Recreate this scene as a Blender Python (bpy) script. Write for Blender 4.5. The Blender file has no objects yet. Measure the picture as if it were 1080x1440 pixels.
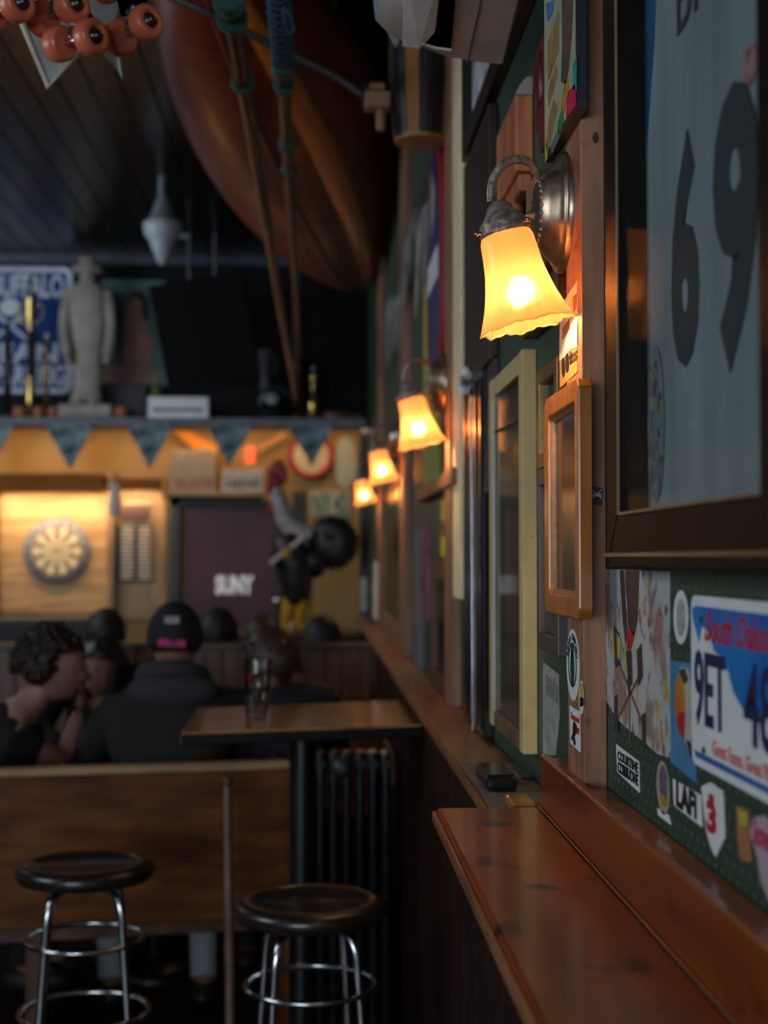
import bpy, bmesh, math, random
from mathutils import Vector as V, Matrix, Quaternion, noise
R = random.Random(7)
sc = bpy.context.scene
col = sc.collection
# ------------------------------------------------------------------ camera
F = 2000.0
YAW, PITCH, EYE = math.radians(2.806), math.radians(1.862), 1.55
cd = bpy.data.cameras.new('camera'); cam = bpy.data.objects.new('camera', cd); col.objects.link(cam)
cam.location = (0, 0, EYE); cam.rotation_euler = (math.pi/2+PITCH, 0, -YAW)
cd.sensor_fit = 'VERTICAL'; cd.sensor_height = 36; cd.lens = 50; cd.clip_start = .05; cd.clip_end = 60
cd.dof.use_dof = True; cd.dof.focus_distance = 1.9; cd.dof.aperture_fstop = 3.7; cd.dof.aperture_blades = 9
sc.camera = cam
# ------------------------------------------------------------------ world, exposure, daylight
w = bpy.data.worlds.new('world'); sc.world = w; w.use_nodes = True
w.node_tree.nodes['Background'].inputs[0].default_value = (.55, .68, .85, 1)
w.node_tree.nodes['Background'].inputs[1].default_value = 1.0
sc.view_settings.view_transform = 'Standard'; sc.view_settings.look = 'None'
sc.view_settings.exposure = 0.0; sc.view_settings.gamma = 1; sc.view_settings.use_curve_mapping = False
sc.cycles.use_denoising = True
sc.cycles.max_bounces = 8; sc.cycles.sample_clamp_indirect = 25.0
def area(name, loc, target, sx, sy, power, color):
    l = bpy.data.lights.new(name, 'AREA'); l.shape = 'RECTANGLE'; l.size = sx; l.size_y = sy; l.energy = power; l.color = color
    o = bpy.data.objects.new(name, l); col.objects.link(o); o.location = loc
    o.rotation_euler = (V(target)-V(loc)).to_track_quat('-Z', 'Y').to_euler(); return o
area('daylight_street_window', (-1.9, -2.9, 1.62), (-1.2, 4, 1.75), 2.6, 1.1, 88, (.80, .90, 1.0))
area('added_side_daylight', (-3.3, 7.3, 2.9), (0, 9.6, 2.6), 2.2, .8, 60, (.82, .9, 1.0))  # added side fill for the statue, the left wall has no opening
area('added_side_daylight', (-3.3, 2.6, 2.5), (.4, 3.4, 1.9), 2.0, 1.2, 44, (.82, .9, 1.0))  # added side fill for the right wall, no window built here
# ------------------------------------------------------------------ pixel to world
cY, sY, cP, sP = math.cos(YAW), math.sin(YAW), math.cos(PITCH), math.sin(PITCH)
FW = V((sY*cP, cY*cP, sP)); RT = V((cY, -sY, 0)); UP = RT.cross(FW)
def ray(px, py): return FW + RT*((px-540)/F) + UP*((720-py)/F)
def P(px, py, y):
    r = ray(px, py); t = y/r.y; return V((r.x*t, y, EYE+r.z*t))
def W(px, py, x):
    r = ray(px, py); t = x/r.x; return V((x, r.y*t, EYE+r.z*t))
def Z(px, py, z):
    r = ray(px, py); t = (z-EYE)/r.z; return V((r.x*t, r.y*t, z))
def cy(y, x): return W(442+2000*x/y, 785, x).y
def S(px, y): return px*y/F      # size of px pixels at depth y
# ------------------------------------------------------------------ materials
MATS = {}
def lin(c): return tuple((x/12.92 if x <= .04045 else ((x+.055)/1.055)**2.4) for x in c)
def nodes(m): return m.node_tree.nodes, m.node_tree.links
def mat(name, c, rough=.6, metal=0, coat=0, var=.12, scale=18, bump=0, emit=0, spec=.5, c2=None, stretch=(1, 1, 1), detail=4, trans=0, alpha=1, wear=None):
    if name in MATS: return MATS[name]
    m = bpy.data.materials.new(name); m.use_nodes = True; n, l = nodes(m); b = n['Principled BSDF']
    tc = n.new('ShaderNodeTexCoord'); mp = n.new('ShaderNodeMapping'); mp.inputs['Scale'].default_value = stretch
    no = n.new('ShaderNodeTexNoise'); no.inputs['Scale'].default_value = scale; no.inputs['Detail'].default_value = detail
    cr = n.new('ShaderNodeValToRGB')
    a = tuple(max(0, x*(1-var)) for x in c); d = tuple(min(1, x*(1+var)) for x in (c2 or c))
    cr.color_ramp.elements[0].position = .32; cr.color_ramp.elements[1].position = .68
    cr.color_ramp.elements[0].color = (*a, 1); cr.color_ramp.elements[1].color = (*d, 1)
    l.new(tc.outputs['Object'], mp.inputs[0]); l.new(mp.outputs[0], no.inputs['Vector']); l.new(no.outputs['Fac'], cr.inputs[0])
    out = cr.outputs[0]
    if wear:
        n2 = n.new('ShaderNodeTexNoise'); n2.inputs['Scale'].default_value = wear[1]; n2.inputs['Detail'].default_value = 6
        r2 = n.new('ShaderNodeValToRGB'); r2.color_ramp.elements[0].position = wear[2]; r2.color_ramp.elements[1].position = wear[2]+.1
        mx = n.new('ShaderNodeMix'); mx.data_type = 'RGBA'; mx.inputs[7].default_value = (*wear[0], 1)
        l.new(tc.outputs['Object'], n2.inputs['Vector']); l.new(n2.outputs['Fac'], r2.inputs[0]); l.new(r2.outputs[0], mx.inputs[0]); l.new(out, mx.inputs[6]); out = mx.outputs[2]
    l.new(out, b.inputs['Base Color'])
    b.inputs['Roughness'].default_value = rough; b.inputs['Metallic'].default_value = metal
    b.inputs['Coat Weight'].default_value = coat; b.inputs['Coat Roughness'].default_value = .12
    b.inputs['Specular IOR Level'].default_value = spec; b.inputs['Transmission Weight'].default_value = trans; b.inputs['Alpha'].default_value = alpha
    if bump:
        bp = n.new('ShaderNodeBump'); bp.inputs['Strength'].default_value = bump; bp.inputs['Distance'].default_value = .004
        l.new(no.outputs['Fac'], bp.inputs['Height']); l.new(bp.outputs[0], b.inputs['Normal'])
    if emit:
        l.new(out, b.inputs['Emission Color']); b.inputs['Emission Strength'].default_value = emit
    MATS[name] = m; return m
def wood(name, c, c2, axis='y', rough=.45, coat=0, scale=9, bump=.15, **k):
    st = {'x': (.12, 1, 1), 'y': (1, .12, 1), 'z': (1, 1, .12)}[axis]
    return mat(name, c, rough, coat=coat, c2=c2, var=.1, scale=scale, stretch=tuple(s*3 for s in st), bump=bump, detail=8, **k)
def glass(name, tint=(.9, .95, .95), rough=.03, refl=.35):
    if name in MATS: return MATS[name]
    m = bpy.data.materials.new(name); m.use_nodes = True; n, l = nodes(m)
    for x in list(n): n.remove(x)
    o = n.new('ShaderNodeOutputMaterial'); t = n.new('ShaderNodeBsdfTransparent'); g = n.new('ShaderNodeBsdfGlossy'); mx = n.new('ShaderNodeMixShader'); fr = n.new('ShaderNodeFresnel')
    no = n.new('ShaderNodeTexNoise'); no.inputs['Scale'].default_value = 6; mr = n.new('ShaderNodeMapRange')
    mr.inputs['To Min'].default_value = rough; mr.inputs['To Max'].default_value = rough+.05
    l.new(no.outputs['Fac'], mr.inputs['Value']); l.new(mr.outputs[0], g.inputs['Roughness'])
    t.inputs[0].default_value = (*tint, 1); fr.inputs[0].default_value = 1.45
    fm=n.new('ShaderNodeMath'); fm.operation='MULTIPLY'; fm.inputs[1].default_value=refl; l.new(fr.outputs[0],fm.inputs[0]); l.new(fm.outputs[0],mx.inputs[0]); l.new(t.outputs[0], mx.inputs[1]); l.new(g.outputs[0], mx.inputs[2]); l.new(mx.outputs[0], o.inputs[0])
    MATS[name] = m; return m
# ------------------------------------------------------------------ mesh builder (world coordinates)
ORG = {}
class MB:
    def __init__(s, xf=None): s.v = []; s.f = []; s.m = []; s.s = []; s.xf = xf; s.uv = None
    def add(s, vs, fs, mi=0, smooth=False):
        b = len(s.v); s.v += [V(v) for v in vs] if s.xf is None else [s.xf @ V(v) for v in vs]
        for f in fs: s.f.append([b+i for i in f]); s.m.append(mi); s.s.append(smooth)
    def hexa(s, p, mi=0): # p: 4 bottom + 4 top
        s.add(p, [(3,2,1,0),(4,5,6,7),(0,1,5,4),(1,2,6,5),(2,3,7,6),(3,0,4,7)], mi)
    def box(s, a, b, mi=0):
        x0,x1=sorted((a[0],b[0]));y0,y1=sorted((a[1],b[1]));z0,z1=sorted((a[2],b[2]))
        s.hexa([(x0,y0,z0),(x1,y0,z0),(x1,y1,z0),(x0,y1,z0),(x0,y0,z1),(x1,y0,z1),(x1,y1,z1),(x0,y1,z1)], mi)
    def prism(s, pts, ext, mi=0):
        n=len(pts); ext=V(ext); q=[V(p)+ext for p in pts]
        nr = sum(((V(pts[i])-V(pts[0])).cross(V(pts[i+1])-V(pts[0])) for i in range(1,n-1)), V((0,0,0)))
        fl = nr.dot(ext) > 0
        a=list(range(n)); b=list(range(n,2*n))
        fs=[a[::-1] if fl else a, b if fl else b[::-1]]
        for i in range(n):
            j=(i+1)%n; fs.append((i,j,n+j,n+i) if fl else (j,i,n+i,n+j))
        s.add(list(pts)+q, fs, mi)
    def tube(s, pts, r, n=10, mi=0, cap=True):
        pts=[V(p) for p in pts]; r=list(r) if isinstance(r,(list,tuple)) else [r,r]
        rs=[]
        for i in range(len(pts)):
            t_=i/(len(pts)-1)*(len(r)-1); k_=min(int(t_),len(r)-2); rs.append(r[k_]+(r[k_+1]-r[k_])*(t_-k_))
        vs=[]; fs=[]; t0=(pts[1]-pts[0]).normalized(); u=t0.orthogonal().normalized()
        for i,p in enumerate(pts):
            t=(pts[min(i+1,len(pts)-1)]-pts[max(i-1,0)]).normalized()
            u=(u-t*u.dot(t)).normalized(); w_=t.cross(u)
            for k in range(n):
                a=2*math.pi*k/n; vs.append(p+(u*math.cos(a)+w_*math.sin(a))*rs[i])
        for i in range(len(pts)-1):
            for k in range(n):
                k2=(k+1)%n; fs.append((i*n+k,i*n+k2,(i+1)*n+k2,(i+1)*n+k))
        s.add(vs,fs,mi,True)
        if cap: s.add(vs[:n],[list(range(n))[::-1]],mi); s.add(vs[-n:],[list(range(n))],mi)
    def lathe(s, prof, o, ax=(0,0,1), n=28, mi=0, fn=None, cap=(True,True)):
        ax=V(ax).normalized(); u=ax.orthogonal().normalized(); w_=ax.cross(u); o=V(o); vs=[]; fs=[]
        for j,(r,h) in enumerate(prof):
            for k in range(n):
                a=2*math.pi*k/n; rr,hh=(r,h) if fn is None else fn(r,h,a,j)
                vs.append(o+ax*hh+(u*math.cos(a)+w_*math.sin(a))*rr)
        for j in range(len(prof)-1):
            for k in range(n):
                k2=(k+1)%n; fs.append((j*n+k,j*n+k2,(j+1)*n+k2,(j+1)*n+k))
        s.add(vs,fs,mi,True)
        if cap[0]: s.add(vs[:n],[list(range(n))[::-1]],mi)
        if cap[1]: s.add(vs[-n:],[list(range(n))],mi)
    def ball(s, c, r, n=16, m=10, mi=0, fn=None):
        r=(r,r,r) if isinstance(r,(int,float)) else r; c=V(c); vs=[]; fs=[]
        for j in range(m+1):
            th=math.pi*j/m
            for k in range(n):
                a=2*math.pi*k/n; d=V((math.sin(th)*math.cos(a),math.sin(th)*math.sin(a),-math.cos(th)))
                p=V((d.x*r[0],d.y*r[1],d.z*r[2]))
                if fn: p=fn(p,d)
                vs.append(c+p)
        for j in range(m):
            for k in range(n):
                k2=(k+1)%n; fs.append((j*n+k,j*n+k2,(j+1)*n+k2,(j+1)*n+k))
        s.add(vs,fs,mi,True)
    def torus(s, c, Rr, r, ax=(0,0,1), n=36, m=8, mi=0):
        ax=V(ax).normalized(); u=ax.orthogonal().normalized(); w_=ax.cross(u); c=V(c); vs=[]; fs=[]
        for i in range(n):
            a=2*math.pi*i/n; d=u*math.cos(a)+w_*math.sin(a)
            for k in range(m):
                b=2*math.pi*k/m; vs.append(c+d*(Rr+r*math.cos(b))+ax*r*math.sin(b))
        for i in range(n):
            i2=(i+1)%n
            for k in range(m):
                k2=(k+1)%m; fs.append((i*m+k,i2*m+k,i2*m+k2,i*m+k2))
        s.add(vs,fs,mi,True)
    def build(s, name, mats, parent=None, bevel=0, org=None, subsurf=0, kind=None):
        me=bpy.data.meshes.new(name)
        if parent is not None: o_=ORG[parent]
        elif org is not None: o_=V(org)
        else:
            o_=V((sum(v.x for v in s.v)/len(s.v),sum(v.y for v in s.v)/len(s.v),min(v.z for v in s.v)))
        me.from_pydata([v-o_ for v in s.v],[],s.f)
        for x in (mats if isinstance(mats,(list,tuple)) else [mats]): me.materials.append(x)
        for i,p in enumerate(me.polygons): p.material_index=s.m[i]; p.use_smooth=s.s[i]
        me.update()
        ob=bpy.data.objects.new(name,me); col.objects.link(ob)
        if parent is not None: ob.parent=parent; ORG[ob]=o_
        else: ob.location=o_; ORG[ob]=o_
        if bevel:
            b=ob.modifiers.new('bevel','BEVEL'); b.width=bevel; b.segments=2; b.limit_method='ANGLE'
        if subsurf:
            b=ob.modifiers.new('sub','SUBSURF'); b.levels=subsurf; b.render_levels=subsurf
        if kind: ob['kind']=kind
        return ob
def thing(name,label,cat,loc,group=None):
    o=bpy.data.objects.new(name,None); col.objects.link(o); o.location=loc; ORG[o]=V(loc); o.empty_display_size=.05
    o['label']=label; o['category']=cat
    if group: o['group']=group
    return o
def tag(o,label,cat,group=None):
    o['label']=label; o['category']=cat
    if group: o['group']=group
    return o
def struct(o): o['kind']='structure'; return o
def bx(name,a,b,m,parent=None,bevel=0):
    q=MB(); q.box(a,b); return q.build(name,m,parent,bevel)
def text(s,o,xd,w,h,m,parent,name='lettering',ext=.0006,off=0,up=(0,0,1),slant=0,fill=True):
    cu=bpy.data.curves.new('t','FONT'); cu.body=s; cu.extrude=.02; cu.offset=off; cu.resolution_u=3; cu.shear=slant
    to=bpy.data.objects.new('t',cu); me=bpy.data.meshes.new_from_object(to); bpy.data.objects.remove(to); bpy.data.curves.remove(cu)
    xs=[v.co.x for v in me.vertices]; ys=[v.co.y for v in me.vertices]
    x0,x1,y0,y1=min(xs),max(xs),min(ys),max(ys); xd=V(xd).normalized(); up=V(up).normalized(); nz=xd.cross(up)
    o=V(o); po=ORG[parent]
    for v in me.vertices:
        p=o+xd*((v.co.x-x0)/(x1-x0)*w)+up*((v.co.y-y0)/(y1-y0)*h)+nz*(v.co.z/.02*ext); v.co=p-po
    me.materials.clear(); me.materials.append(m); me.name=name
    ob=bpy.data.objects.new(name,me); col.objects.link(ob); ob.parent=parent; ORG[ob]=po; return ob
# shorthand: a decal outline on the right wall (plane x) from (y,z) points
def wl(pts,x,t=.0008): 
    q=MB(); q.prism([(x,y,z) for y,z in pts],(-t,0,0)); return q
def ell(cy,cz,ry,rz,n=28,a0=0): return [(cy+ry*math.cos(a0+2*math.pi*i/n),cz+rz*math.sin(a0+2*math.pi*i/n)) for i in range(n)]
def rect(y0,y1,z0,z1): return [(y0,z0),(y1,z0),(y1,z1),(y0,z1)]
def rrect(y0,y1,z0,z1,r,n=4):
    o=[]
    for cx,cz,a in ((y1-r,z1-r,0),(y0+r,z1-r,90),(y0+r,z0+r,180),(y1-r,z0+r,270)):
        for i in range(n+1):
            t=math.radians(a+90*i/n); o.append((cx+r*math.cos(t),cz+r*math.sin(t)))
    return o
E=EYE
# colours
GREEN=(.018,.055,.035)
BLK=mat('black_paint',(.006,.006,.007),.35)
BLKM=mat('black_matte',(.008,.008,.009),.8)
CHROME=mat('chrome',(.55,.57,.6),.18,1,var=.05)
WHITE=mat('white_print',(.74,.77,.77),.5,var=.05)
CREAM=mat('cream_paint',(.56,.44,.20),.5,var=.08,scale=30,wear=((.12,.10,.05),60,.68))
DWOOD=wood('dark_stained_wood',(.05,.018,.009),(.12,.045,.02),'z')
DWOODY=wood('dark_stained_wood_long',(.05,.018,.009),(.12,.045,.02),'y')
ORW=wood('orange_wood',(.28,.09,.02),(.45,.17,.04),'z',.35,coat=.4)
TANW=wood('tan_pine_panel',(.42,.22,.08),(.62,.36,.15),'x',.5)
TANP=mat('tan_wall_paint',(.42,.24,.075),.7,var=.08,scale=3)
REDP=mat('red_print',(.45,.015,.02),.5)
INK=mat('black_ink',(.01,.01,.012),.5)
GOLD=mat('brass',(.55,.38,.12),.3,1)
# ================================================================== room shell
GRN=mat('green_wall_paint',GREEN,.55,var=.15,scale=25)
def dots_mat():
    m=bpy.data.materials.new('green_wall_with_pale_dashes'); m.use_nodes=True; n,l=nodes(m); b=n['Principled BSDF']; b.inputs['Roughness'].default_value=.5
    tc=n.new('ShaderNodeTexCoord'); sp=n.new('ShaderNodeSeparateXYZ'); l.new(tc.outputs['Object'],sp.inputs[0])
    def M(op,a,bv=None,c=None):
        q=n.new('ShaderNodeMath'); q.operation=op
        for i,x in enumerate((a,bv,c)):
            if x is None: continue
            if isinstance(x,(int,float)): q.inputs[i].default_value=x
            else: l.new(x,q.inputs[i])
        return q.outputs[0]
    row=M('DIVIDE',sp.outputs['Z'],.0135); fl=M('FLOOR',row); odd=M('MULTIPLY',M('MODULO',M('ABSOLUTE',fl),2),.5)
    fz=M('ABSOLUTE',M('SUBTRACT',M('FRACT',row),.5)); fy=M('ABSOLUTE',M('SUBTRACT',M('FRACT',M('ADD',M('DIVIDE',sp.outputs['Y'],.024),odd)),.5))
    on=M('MULTIPLY',M('LESS_THAN',fz,.2),M('LESS_THAN',fy,.09))
    no=n.new('ShaderNodeTexNoise'); no.inputs['Scale'].default_value=40; l.new(tc.outputs['Object'],no.inputs['Vector'])
    on=M('MULTIPLY',on,M('MULTIPLY',no.outputs['Fac'],1.1))
    mx=n.new('ShaderNodeMix'); mx.data_type='RGBA'; mx.inputs[6].default_value=(*GREEN,1); mx.inputs[7].default_value=(.17,.21,.15,1)
    l.new(on,mx.inputs[0]); l.new(mx.outputs[2],b.inputs['Base Color']); return m
GDOT=dots_mat()
WX=.375
struct(bx('wall_right',(WX,-3,0),(WX+.12,10.4,3.7),GDOT))
struct(bx('wall_left',(-3.5,-3,0),(-3.4,10.4,3.7),mat('dark_wall',(.02,.017,.015),.7)))
bk=MB()
bk.box((-3.4,-3.1,0),(.375,-3,1.1)); bk.box((-3.4,-3.1,2.7),(.375,-3,3.7)); bk.box((-3.4,-3.1,1.1),(-3.25,-3,2.7)); bk.box((-.5,-3.1,1.1),(.375,-3,2.7))
struct(bk.build('wall_back',mat('dark_wall',(.02,.017,.015))))
struct(bx('floor',(-3.5,-3.1,-.08),(.5,10.5,0),wood('floor_wood',(.012,.007,.005),(.03,.016,.01),'x',.4)))
ceil=bx('ceiling',(-3.5,-3.1,3.72),(.5,10.5,3.8),BLKM); struct(ceil)
CP=mat('glossy_black_ceiling_paint',(.003,.003,.003),.26,coat=0,spec=.28,var=.3,scale=5)
x=-3.4; 
while x<.36:
    bx('plank',(x+.003,-3,3.70),(min(x+.137,.372),10.2,3.719),CP,ceil,bevel=.004); x+=.14
# far upper wall and lower alcove wall
FYU=10.15
struct(bx('wall_front',(-3.4,FYU,0),(.375,FYU+.1,3.7),mat('black_wall',(.005,.0045,.006),.6,spec=.15)))
struct(bx('trim_1',(-3.4,FYU-.06,P(0,372,FYU).z),(.37,FYU,P(0,352,FYU).z),mat('navy_trim',(.008,.02,.05),.4)))
FY=9.85
struct(bx('wall_front_lower',(-3.4,FY,0),(P(505,700,FY).x,FYU,2.48),TANP))
struct(bx('wall_corner',(P(505,700,FY).x+.002,FY-.25,0),(.374,FYU,2.46),BLK))
# right wall lower wainscot, sill, posts
wa=bx('wall_right_wainscot',(.30,-2.9,0),(WX-.001,6.6,1.12),wood('wainscot_wood',(.02,.007,.004),(.045,.016,.009),'z',.5)); struct(wa)
for i in range(46):
    y0=-2.6+i*.2; bx('board',(.292,y0+.004,.1),(.2995,y0+.196,1.118),wood('wainscot_board_wood',(.012,.004,.002),(.028,.009,.005),'z',.5,spec=.25),wa,bevel=.002)
SW=wood('sill_wood',(.13,.05,.02),(.26,.11,.05),'y',.4)
sill=MB(); sill.box((.270,2.13,1.135),(WX-.001,9.0,1.170)); struct(sill.build('trim_2',SW,bevel=.004))
struct(bx('trim_3',(.262,2.13,1.150),(.2695,9.0,1.166),SW,bevel=.002))
struct(bx('trim_4',(.272,2.135,1.1705),(WX-.001,2.62,1.1725),mat('grey_dusty_sill_paint',(.16,.16,.14),.8,var=.3,scale=14)))
# post A next to the lamp
PX=.3445; PN=1.8125; PFar=W(797,600,PX).y
POSTM=wood('post_wood',(.24,.098,.05),(.36,.17,.095),'z',.5,scale=14,bump=.25,wear=((.06,.025,.015),22,.66))
pa=MB(); pa.box((PX,PN,E-.30),(WX-.0005,PFar,3.69)); po=struct(pa.build('trim_5',POSTM,bevel=.0012))
kn=MB(); kc=V((.3635,PN-.0002,E+.545))
for rr,t in ((.0052,.0004),(.003,.0007)):
    kn.prism([kc+V((rr*math.cos(a)*.8,0,rr*1.5*math.sin(a))) for a in [i*math.pi/6 for i in range(12)]],(0,-t,0))
kn.build('knot',mat('knot_wood',(.05,.022,.012),.6,scale=120),po)
# other posts further along the wall
PB=wood('post_wood_pinkish',(.20,.085,.045),(.33,.16,.09),'z',.5)
for i,(yn,yf,top) in enumerate(((3.62,3.76,3.6),(5.45,5.75,3.6),(7.5,7.8,3.6))):
    q=MB(); q.box((.346,yn,1.1705),(WX-.0005,yf,top)); struct(q.build('trim_%d'%(6+i),PB,bevel=.002))
# ================================================================== drink ledge in front
LW=wood('varnished_ledge_wood',(.15,.025,.003),(.29,.062,.007),'y',.3,coat=.35,scale=7,bump=.12,wear=((.015,.005,.003),13,.60))
LY=2.085; LZ=E-.364
lg=thing('drink_ledge','long orange-brown varnished wooden drink ledge with high backboard along the right wall','ledge',(.26,1.2,LZ-.03))
q=MB(); q.box((.178,-.9,LZ-.026),(.330,LY,LZ)); q.build('shelf_board',LW,lg,bevel=.006)
q=MB(); q.box((.172,-.9,LZ-.019),(.1779,LY-.004,LZ-.004)); q.build('edge_strip',wood('ledge_edge_wood',(.20,.07,.025),(.36,.15,.06),'y',.3,coat=.4),lg,bevel=.002)
q=MB(); q.box((.331,-.9,LZ-.04),(.3440,LY-.005,E-.286)); q.box((.3440,-.9,LZ-.04),(.3745,PN-.001,E-.292)); q.box((.3440,PFar+.001,LZ-.04),(.3745,LY-.005,E-.292)); q.build('backboard',LW,lg,bevel=.003)
q=MB(); q.tube([(.3285,-.9,LZ+.0015),(.3285,LY-.01,LZ+.0015)],.0012,6); q.build('caulk_line',wood('ledge_seam_wood',(.2,.09,.03),(.3,.15,.06),'y',.3),lg)
for yy in (1.9,1.1,.3):
    q=MB(); q.prism([(.182,yy,LZ-.027),(.299,yy,LZ-.027),(.299,yy,LZ-.2),(.285,yy,LZ-.2),(.2,yy,LZ-.06)],(0,.025,0)); q.build('bracket',DWOOD,lg)
# sill items
bb=thing('black_box','small black rounded box lying on the dusty sill beyond the ledge','box',(.33,2.33,1.1731))
q=MB(); c0=Z(700,1112,1.174); 
q.box((c0.x-.020,c0.y-.01,1.1728),(c0.x+.032,c0.y+.15,1.197)); q.build('case',mat('black_plastic',(.01,.01,.011),.25,coat=.3),bb,bevel=.009)
q=MB(); q.box((c0.x-.016,c0.y-.0,1.1971),(c0.x+.028,c0.y+.14,1.200)); q.build('lid',mat('black_plastic',(.01,.01,.011)),bb,bevel=.0015)
wd=bx('wood_scrap',(.292,2.105,1.1728),(.330,2.185,1.1885),ORW,bevel=.004); tag(wd,'small brown wooden block on the sill at the far end of the ledge','wood block')
# ================================================================== wall lamps
BRZ=mat('aged_bronze',(.34,.27,.22),.5,.6,var=.5,scale=90,bump=.6)
BRZS=mat('worn_bronze_dome',(.36,.28,.20),.3,.9,var=.3,scale=30,bump=.08)
def shade_mat():
    m=bpy.data.materials.new('amber_frosted_glass'); m.use_nodes=True; n,l=nodes(m)
    for x in list(n): n.remove(x)
    o=n.new('ShaderNodeOutputMaterial'); tr=n.new('ShaderNodeBsdfTranslucent'); di=n.new('ShaderNodeBsdfDiffuse'); gl=n.new('ShaderNodeBsdfGlossy'); rf=n.new('ShaderNodeBsdfRefraction'); em=n.new('ShaderNodeEmission')
    tc=n.new('ShaderNodeTexCoord'); no=n.new('ShaderNodeTexNoise'); no.inputs['Scale'].default_value=9; cr=n.new('ShaderNodeValToRGB')
    cr.color_ramp.elements[0].color=(1,.38,.13,1); cr.color_ramp.elements[1].color=(1,.45,.18,1)
    l.new(tc.outputs['Object'],no.inputs['Vector']); l.new(no.outputs['Fac'],cr.inputs[0])
    l.new(cr.outputs[0],rf.inputs[0]); tr.inputs[0].default_value=(.12,.046,.018,1)
    l.new(cr.outputs[0],di.inputs[0]); em.inputs[0].default_value=(1,.40,.085,1); em.inputs[1].default_value=.55
    rf.inputs['Roughness'].default_value=.74; rf.inputs['IOR'].default_value=1.22; gl.inputs['Roughness'].default_value=.25
    def mix(a,b,f):
        q=n.new('ShaderNodeMixShader'); q.inputs[0].default_value=f; l.new(a,q.inputs[1]); l.new(b,q.inputs[2]); return q.outputs[0]
    a=mix(tr.outputs[0],rf.outputs[0],.24); a=mix(a,di.outputs[0],.15); a=mix(a,gl.outputs[0],.05)
    ad=n.new('ShaderNodeAddShader'); l.new(a,ad.inputs[0]); l.new(em.outputs[0],ad.inputs[1]); l.new(ad.outputs[0],o.inputs[0]); return m
SHM=shade_mat()
BULB=mat('lit_bulb',(1,.74,.46),.4,var=.02,emit=560)
LTY=1.85; LPY=1.94
lp=thing('wall_lamp','wall lamp with fluted amber glass shade and bronze dome, the nearest and largest','wall lamp',(PX,LPY,E+.47),'wall lamps along the right wall')
pc=W(795,297,PX); pz=pc.z
q=MB(); q.lathe([(.083,0),(.083,.006),(.079,.010),(.074,.0105),(.073,.013),(.066,.018),(.058,.027),(.047,.036),(.036,.0405),(.012,.042),(.001,.042)],(PX-.0003,LPY,pz),(-1,0,0),40,cap=(True,False)); q.build('wall_plate',BRZS,lp)
q=MB()
for k in range(26):
    a=2*math.pi*k/26; q.ball((PX-.0375,LPY+.044*math.cos(a),pz+.044*math.sin(a)),.0032,6,4)
q.build('bead_ring',BRZ,lp)
q=MB(); q.lathe([(.006,0),(.0045,.003),(.0065,.007),(.003,.011),(.0005,.012)],(PX-.042,LPY,pz-.004),(-1,0,0),12); q.build('finial',BRZ,lp)
q=MB()
A=[W(782,241,PX-.021),]
A=[V((PX-.016,LPY-.01,P(0,243,LPY).z)),V((.303,1.905,P(0,236,1.9).z)),P(745,226,1.875),P(722,223,1.86),P(705,232,LTY),P(694,250,LTY),P(690,268,LTY),P(691,284,LTY)]
# smooth the arm
def smooth(pts,it=3):
    for _ in range(it):
        o=[pts[0]]
        for a,b in zip(pts,pts[1:]): o+= [a*.75+b*.25,a*.25+b*.75]
        o.append(pts[-1]); pts=o
    return pts
q.tube(smooth([V(p) for p in A]),.0061,12); q.build('arm',BRZ,lp)
top=P(700,283,LTY); tiltv=(P(738,462,LTY)-P(705,325,LTY)).normalized()
u=.000925
q=MB(); q.lathe([(.0005,-.001),(9*u,0),(12*u,3*u),(17*u,7*u),(19*u,12*u),(24*u,20*u),(29*u,26*u),(33*u,30*u),(34.5*u,34*u),(34*u,39*u),(36*u,43*u),(36*u,48*u),(33*u,50*u)],top,tiltv,36,fn=lambda r,h,a,j:(r*(1+(.02*math.cos(18*a) if j>8 else .012*math.sin(9*a))),h),cap=(False,False)); q.build('shade_holder',BRZ,lp)
q=MB()
uu=tiltv.orthogonal().normalized(); ww=tiltv.cross(uu)
for k in range(3):
    a=2*math.pi*k/3+.55; d=uu*math.cos(a)+ww*math.sin(a); c_=top+tiltv*41*u
    q.tube([c_+d*33*u,c_+d*42*u],.0022,8); q.ball(c_+d*43*u,.0036,8,6)
q.build('thumb_screw',mat('copper_screw',(.6,.3,.18),.3,1),lp)
prof=[(32,42),(33,46),(38,50),(41,57),(42,70),(43.5,88),(46,106),(50,124),(55,142),(60,156),(66,170),(70,179),(71,182)]
def flute(r,h,a,j):
    t=j/12; amp=.010+.034*t*t
    fl=math.cos(8*a); fr=math.cos(24*a)
    return r*(1+amp*fl+.008*fr*min(1,j/4)), h+ (1.7*u*fl+1.0*u*fr if j==12 else 1.2*u*fl if j==11 else .6*u*fl if j==10 else 0)
pr=[(r*u*.93,h*u) for r,h in prof]
q=MB(); q.lathe(pr,top,tiltv,120,fn=flute,cap=(False,False)); gs_=q.build('glass_shade',SHM,lp); rim_=q.v[-120:]; q=MB(); q.tube(rim_+[rim_[0]],.0013,6); q.build('rim',SHM,gs_)
q=MB(); bc=top+tiltv*150*u
q.lathe([(.0008,-.062),(.008,-.060),(.009,-.045),(.011,-.035),(.019,-.014),(.0215,0),(.019,.012),(.011,.019),(.001,.0215)],bc,tiltv,20,cap=(False,False)); q.build('bulb',glass('bulb_glass',(1,.85,.6)),lp)
q=MB(); q.ball(bc-tiltv*.012,(.011,.011,.017),12,8); q.tube([bc-tiltv*.03,bc-tiltv*.01],.0025,6); q.build('filament',BULB,lp)
pl=bpy.data.lights.new('bulb_light','POINT'); pl.energy=3.2; pl.color=(1,.60,.24); pl.shadow_soft_size=.012
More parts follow.
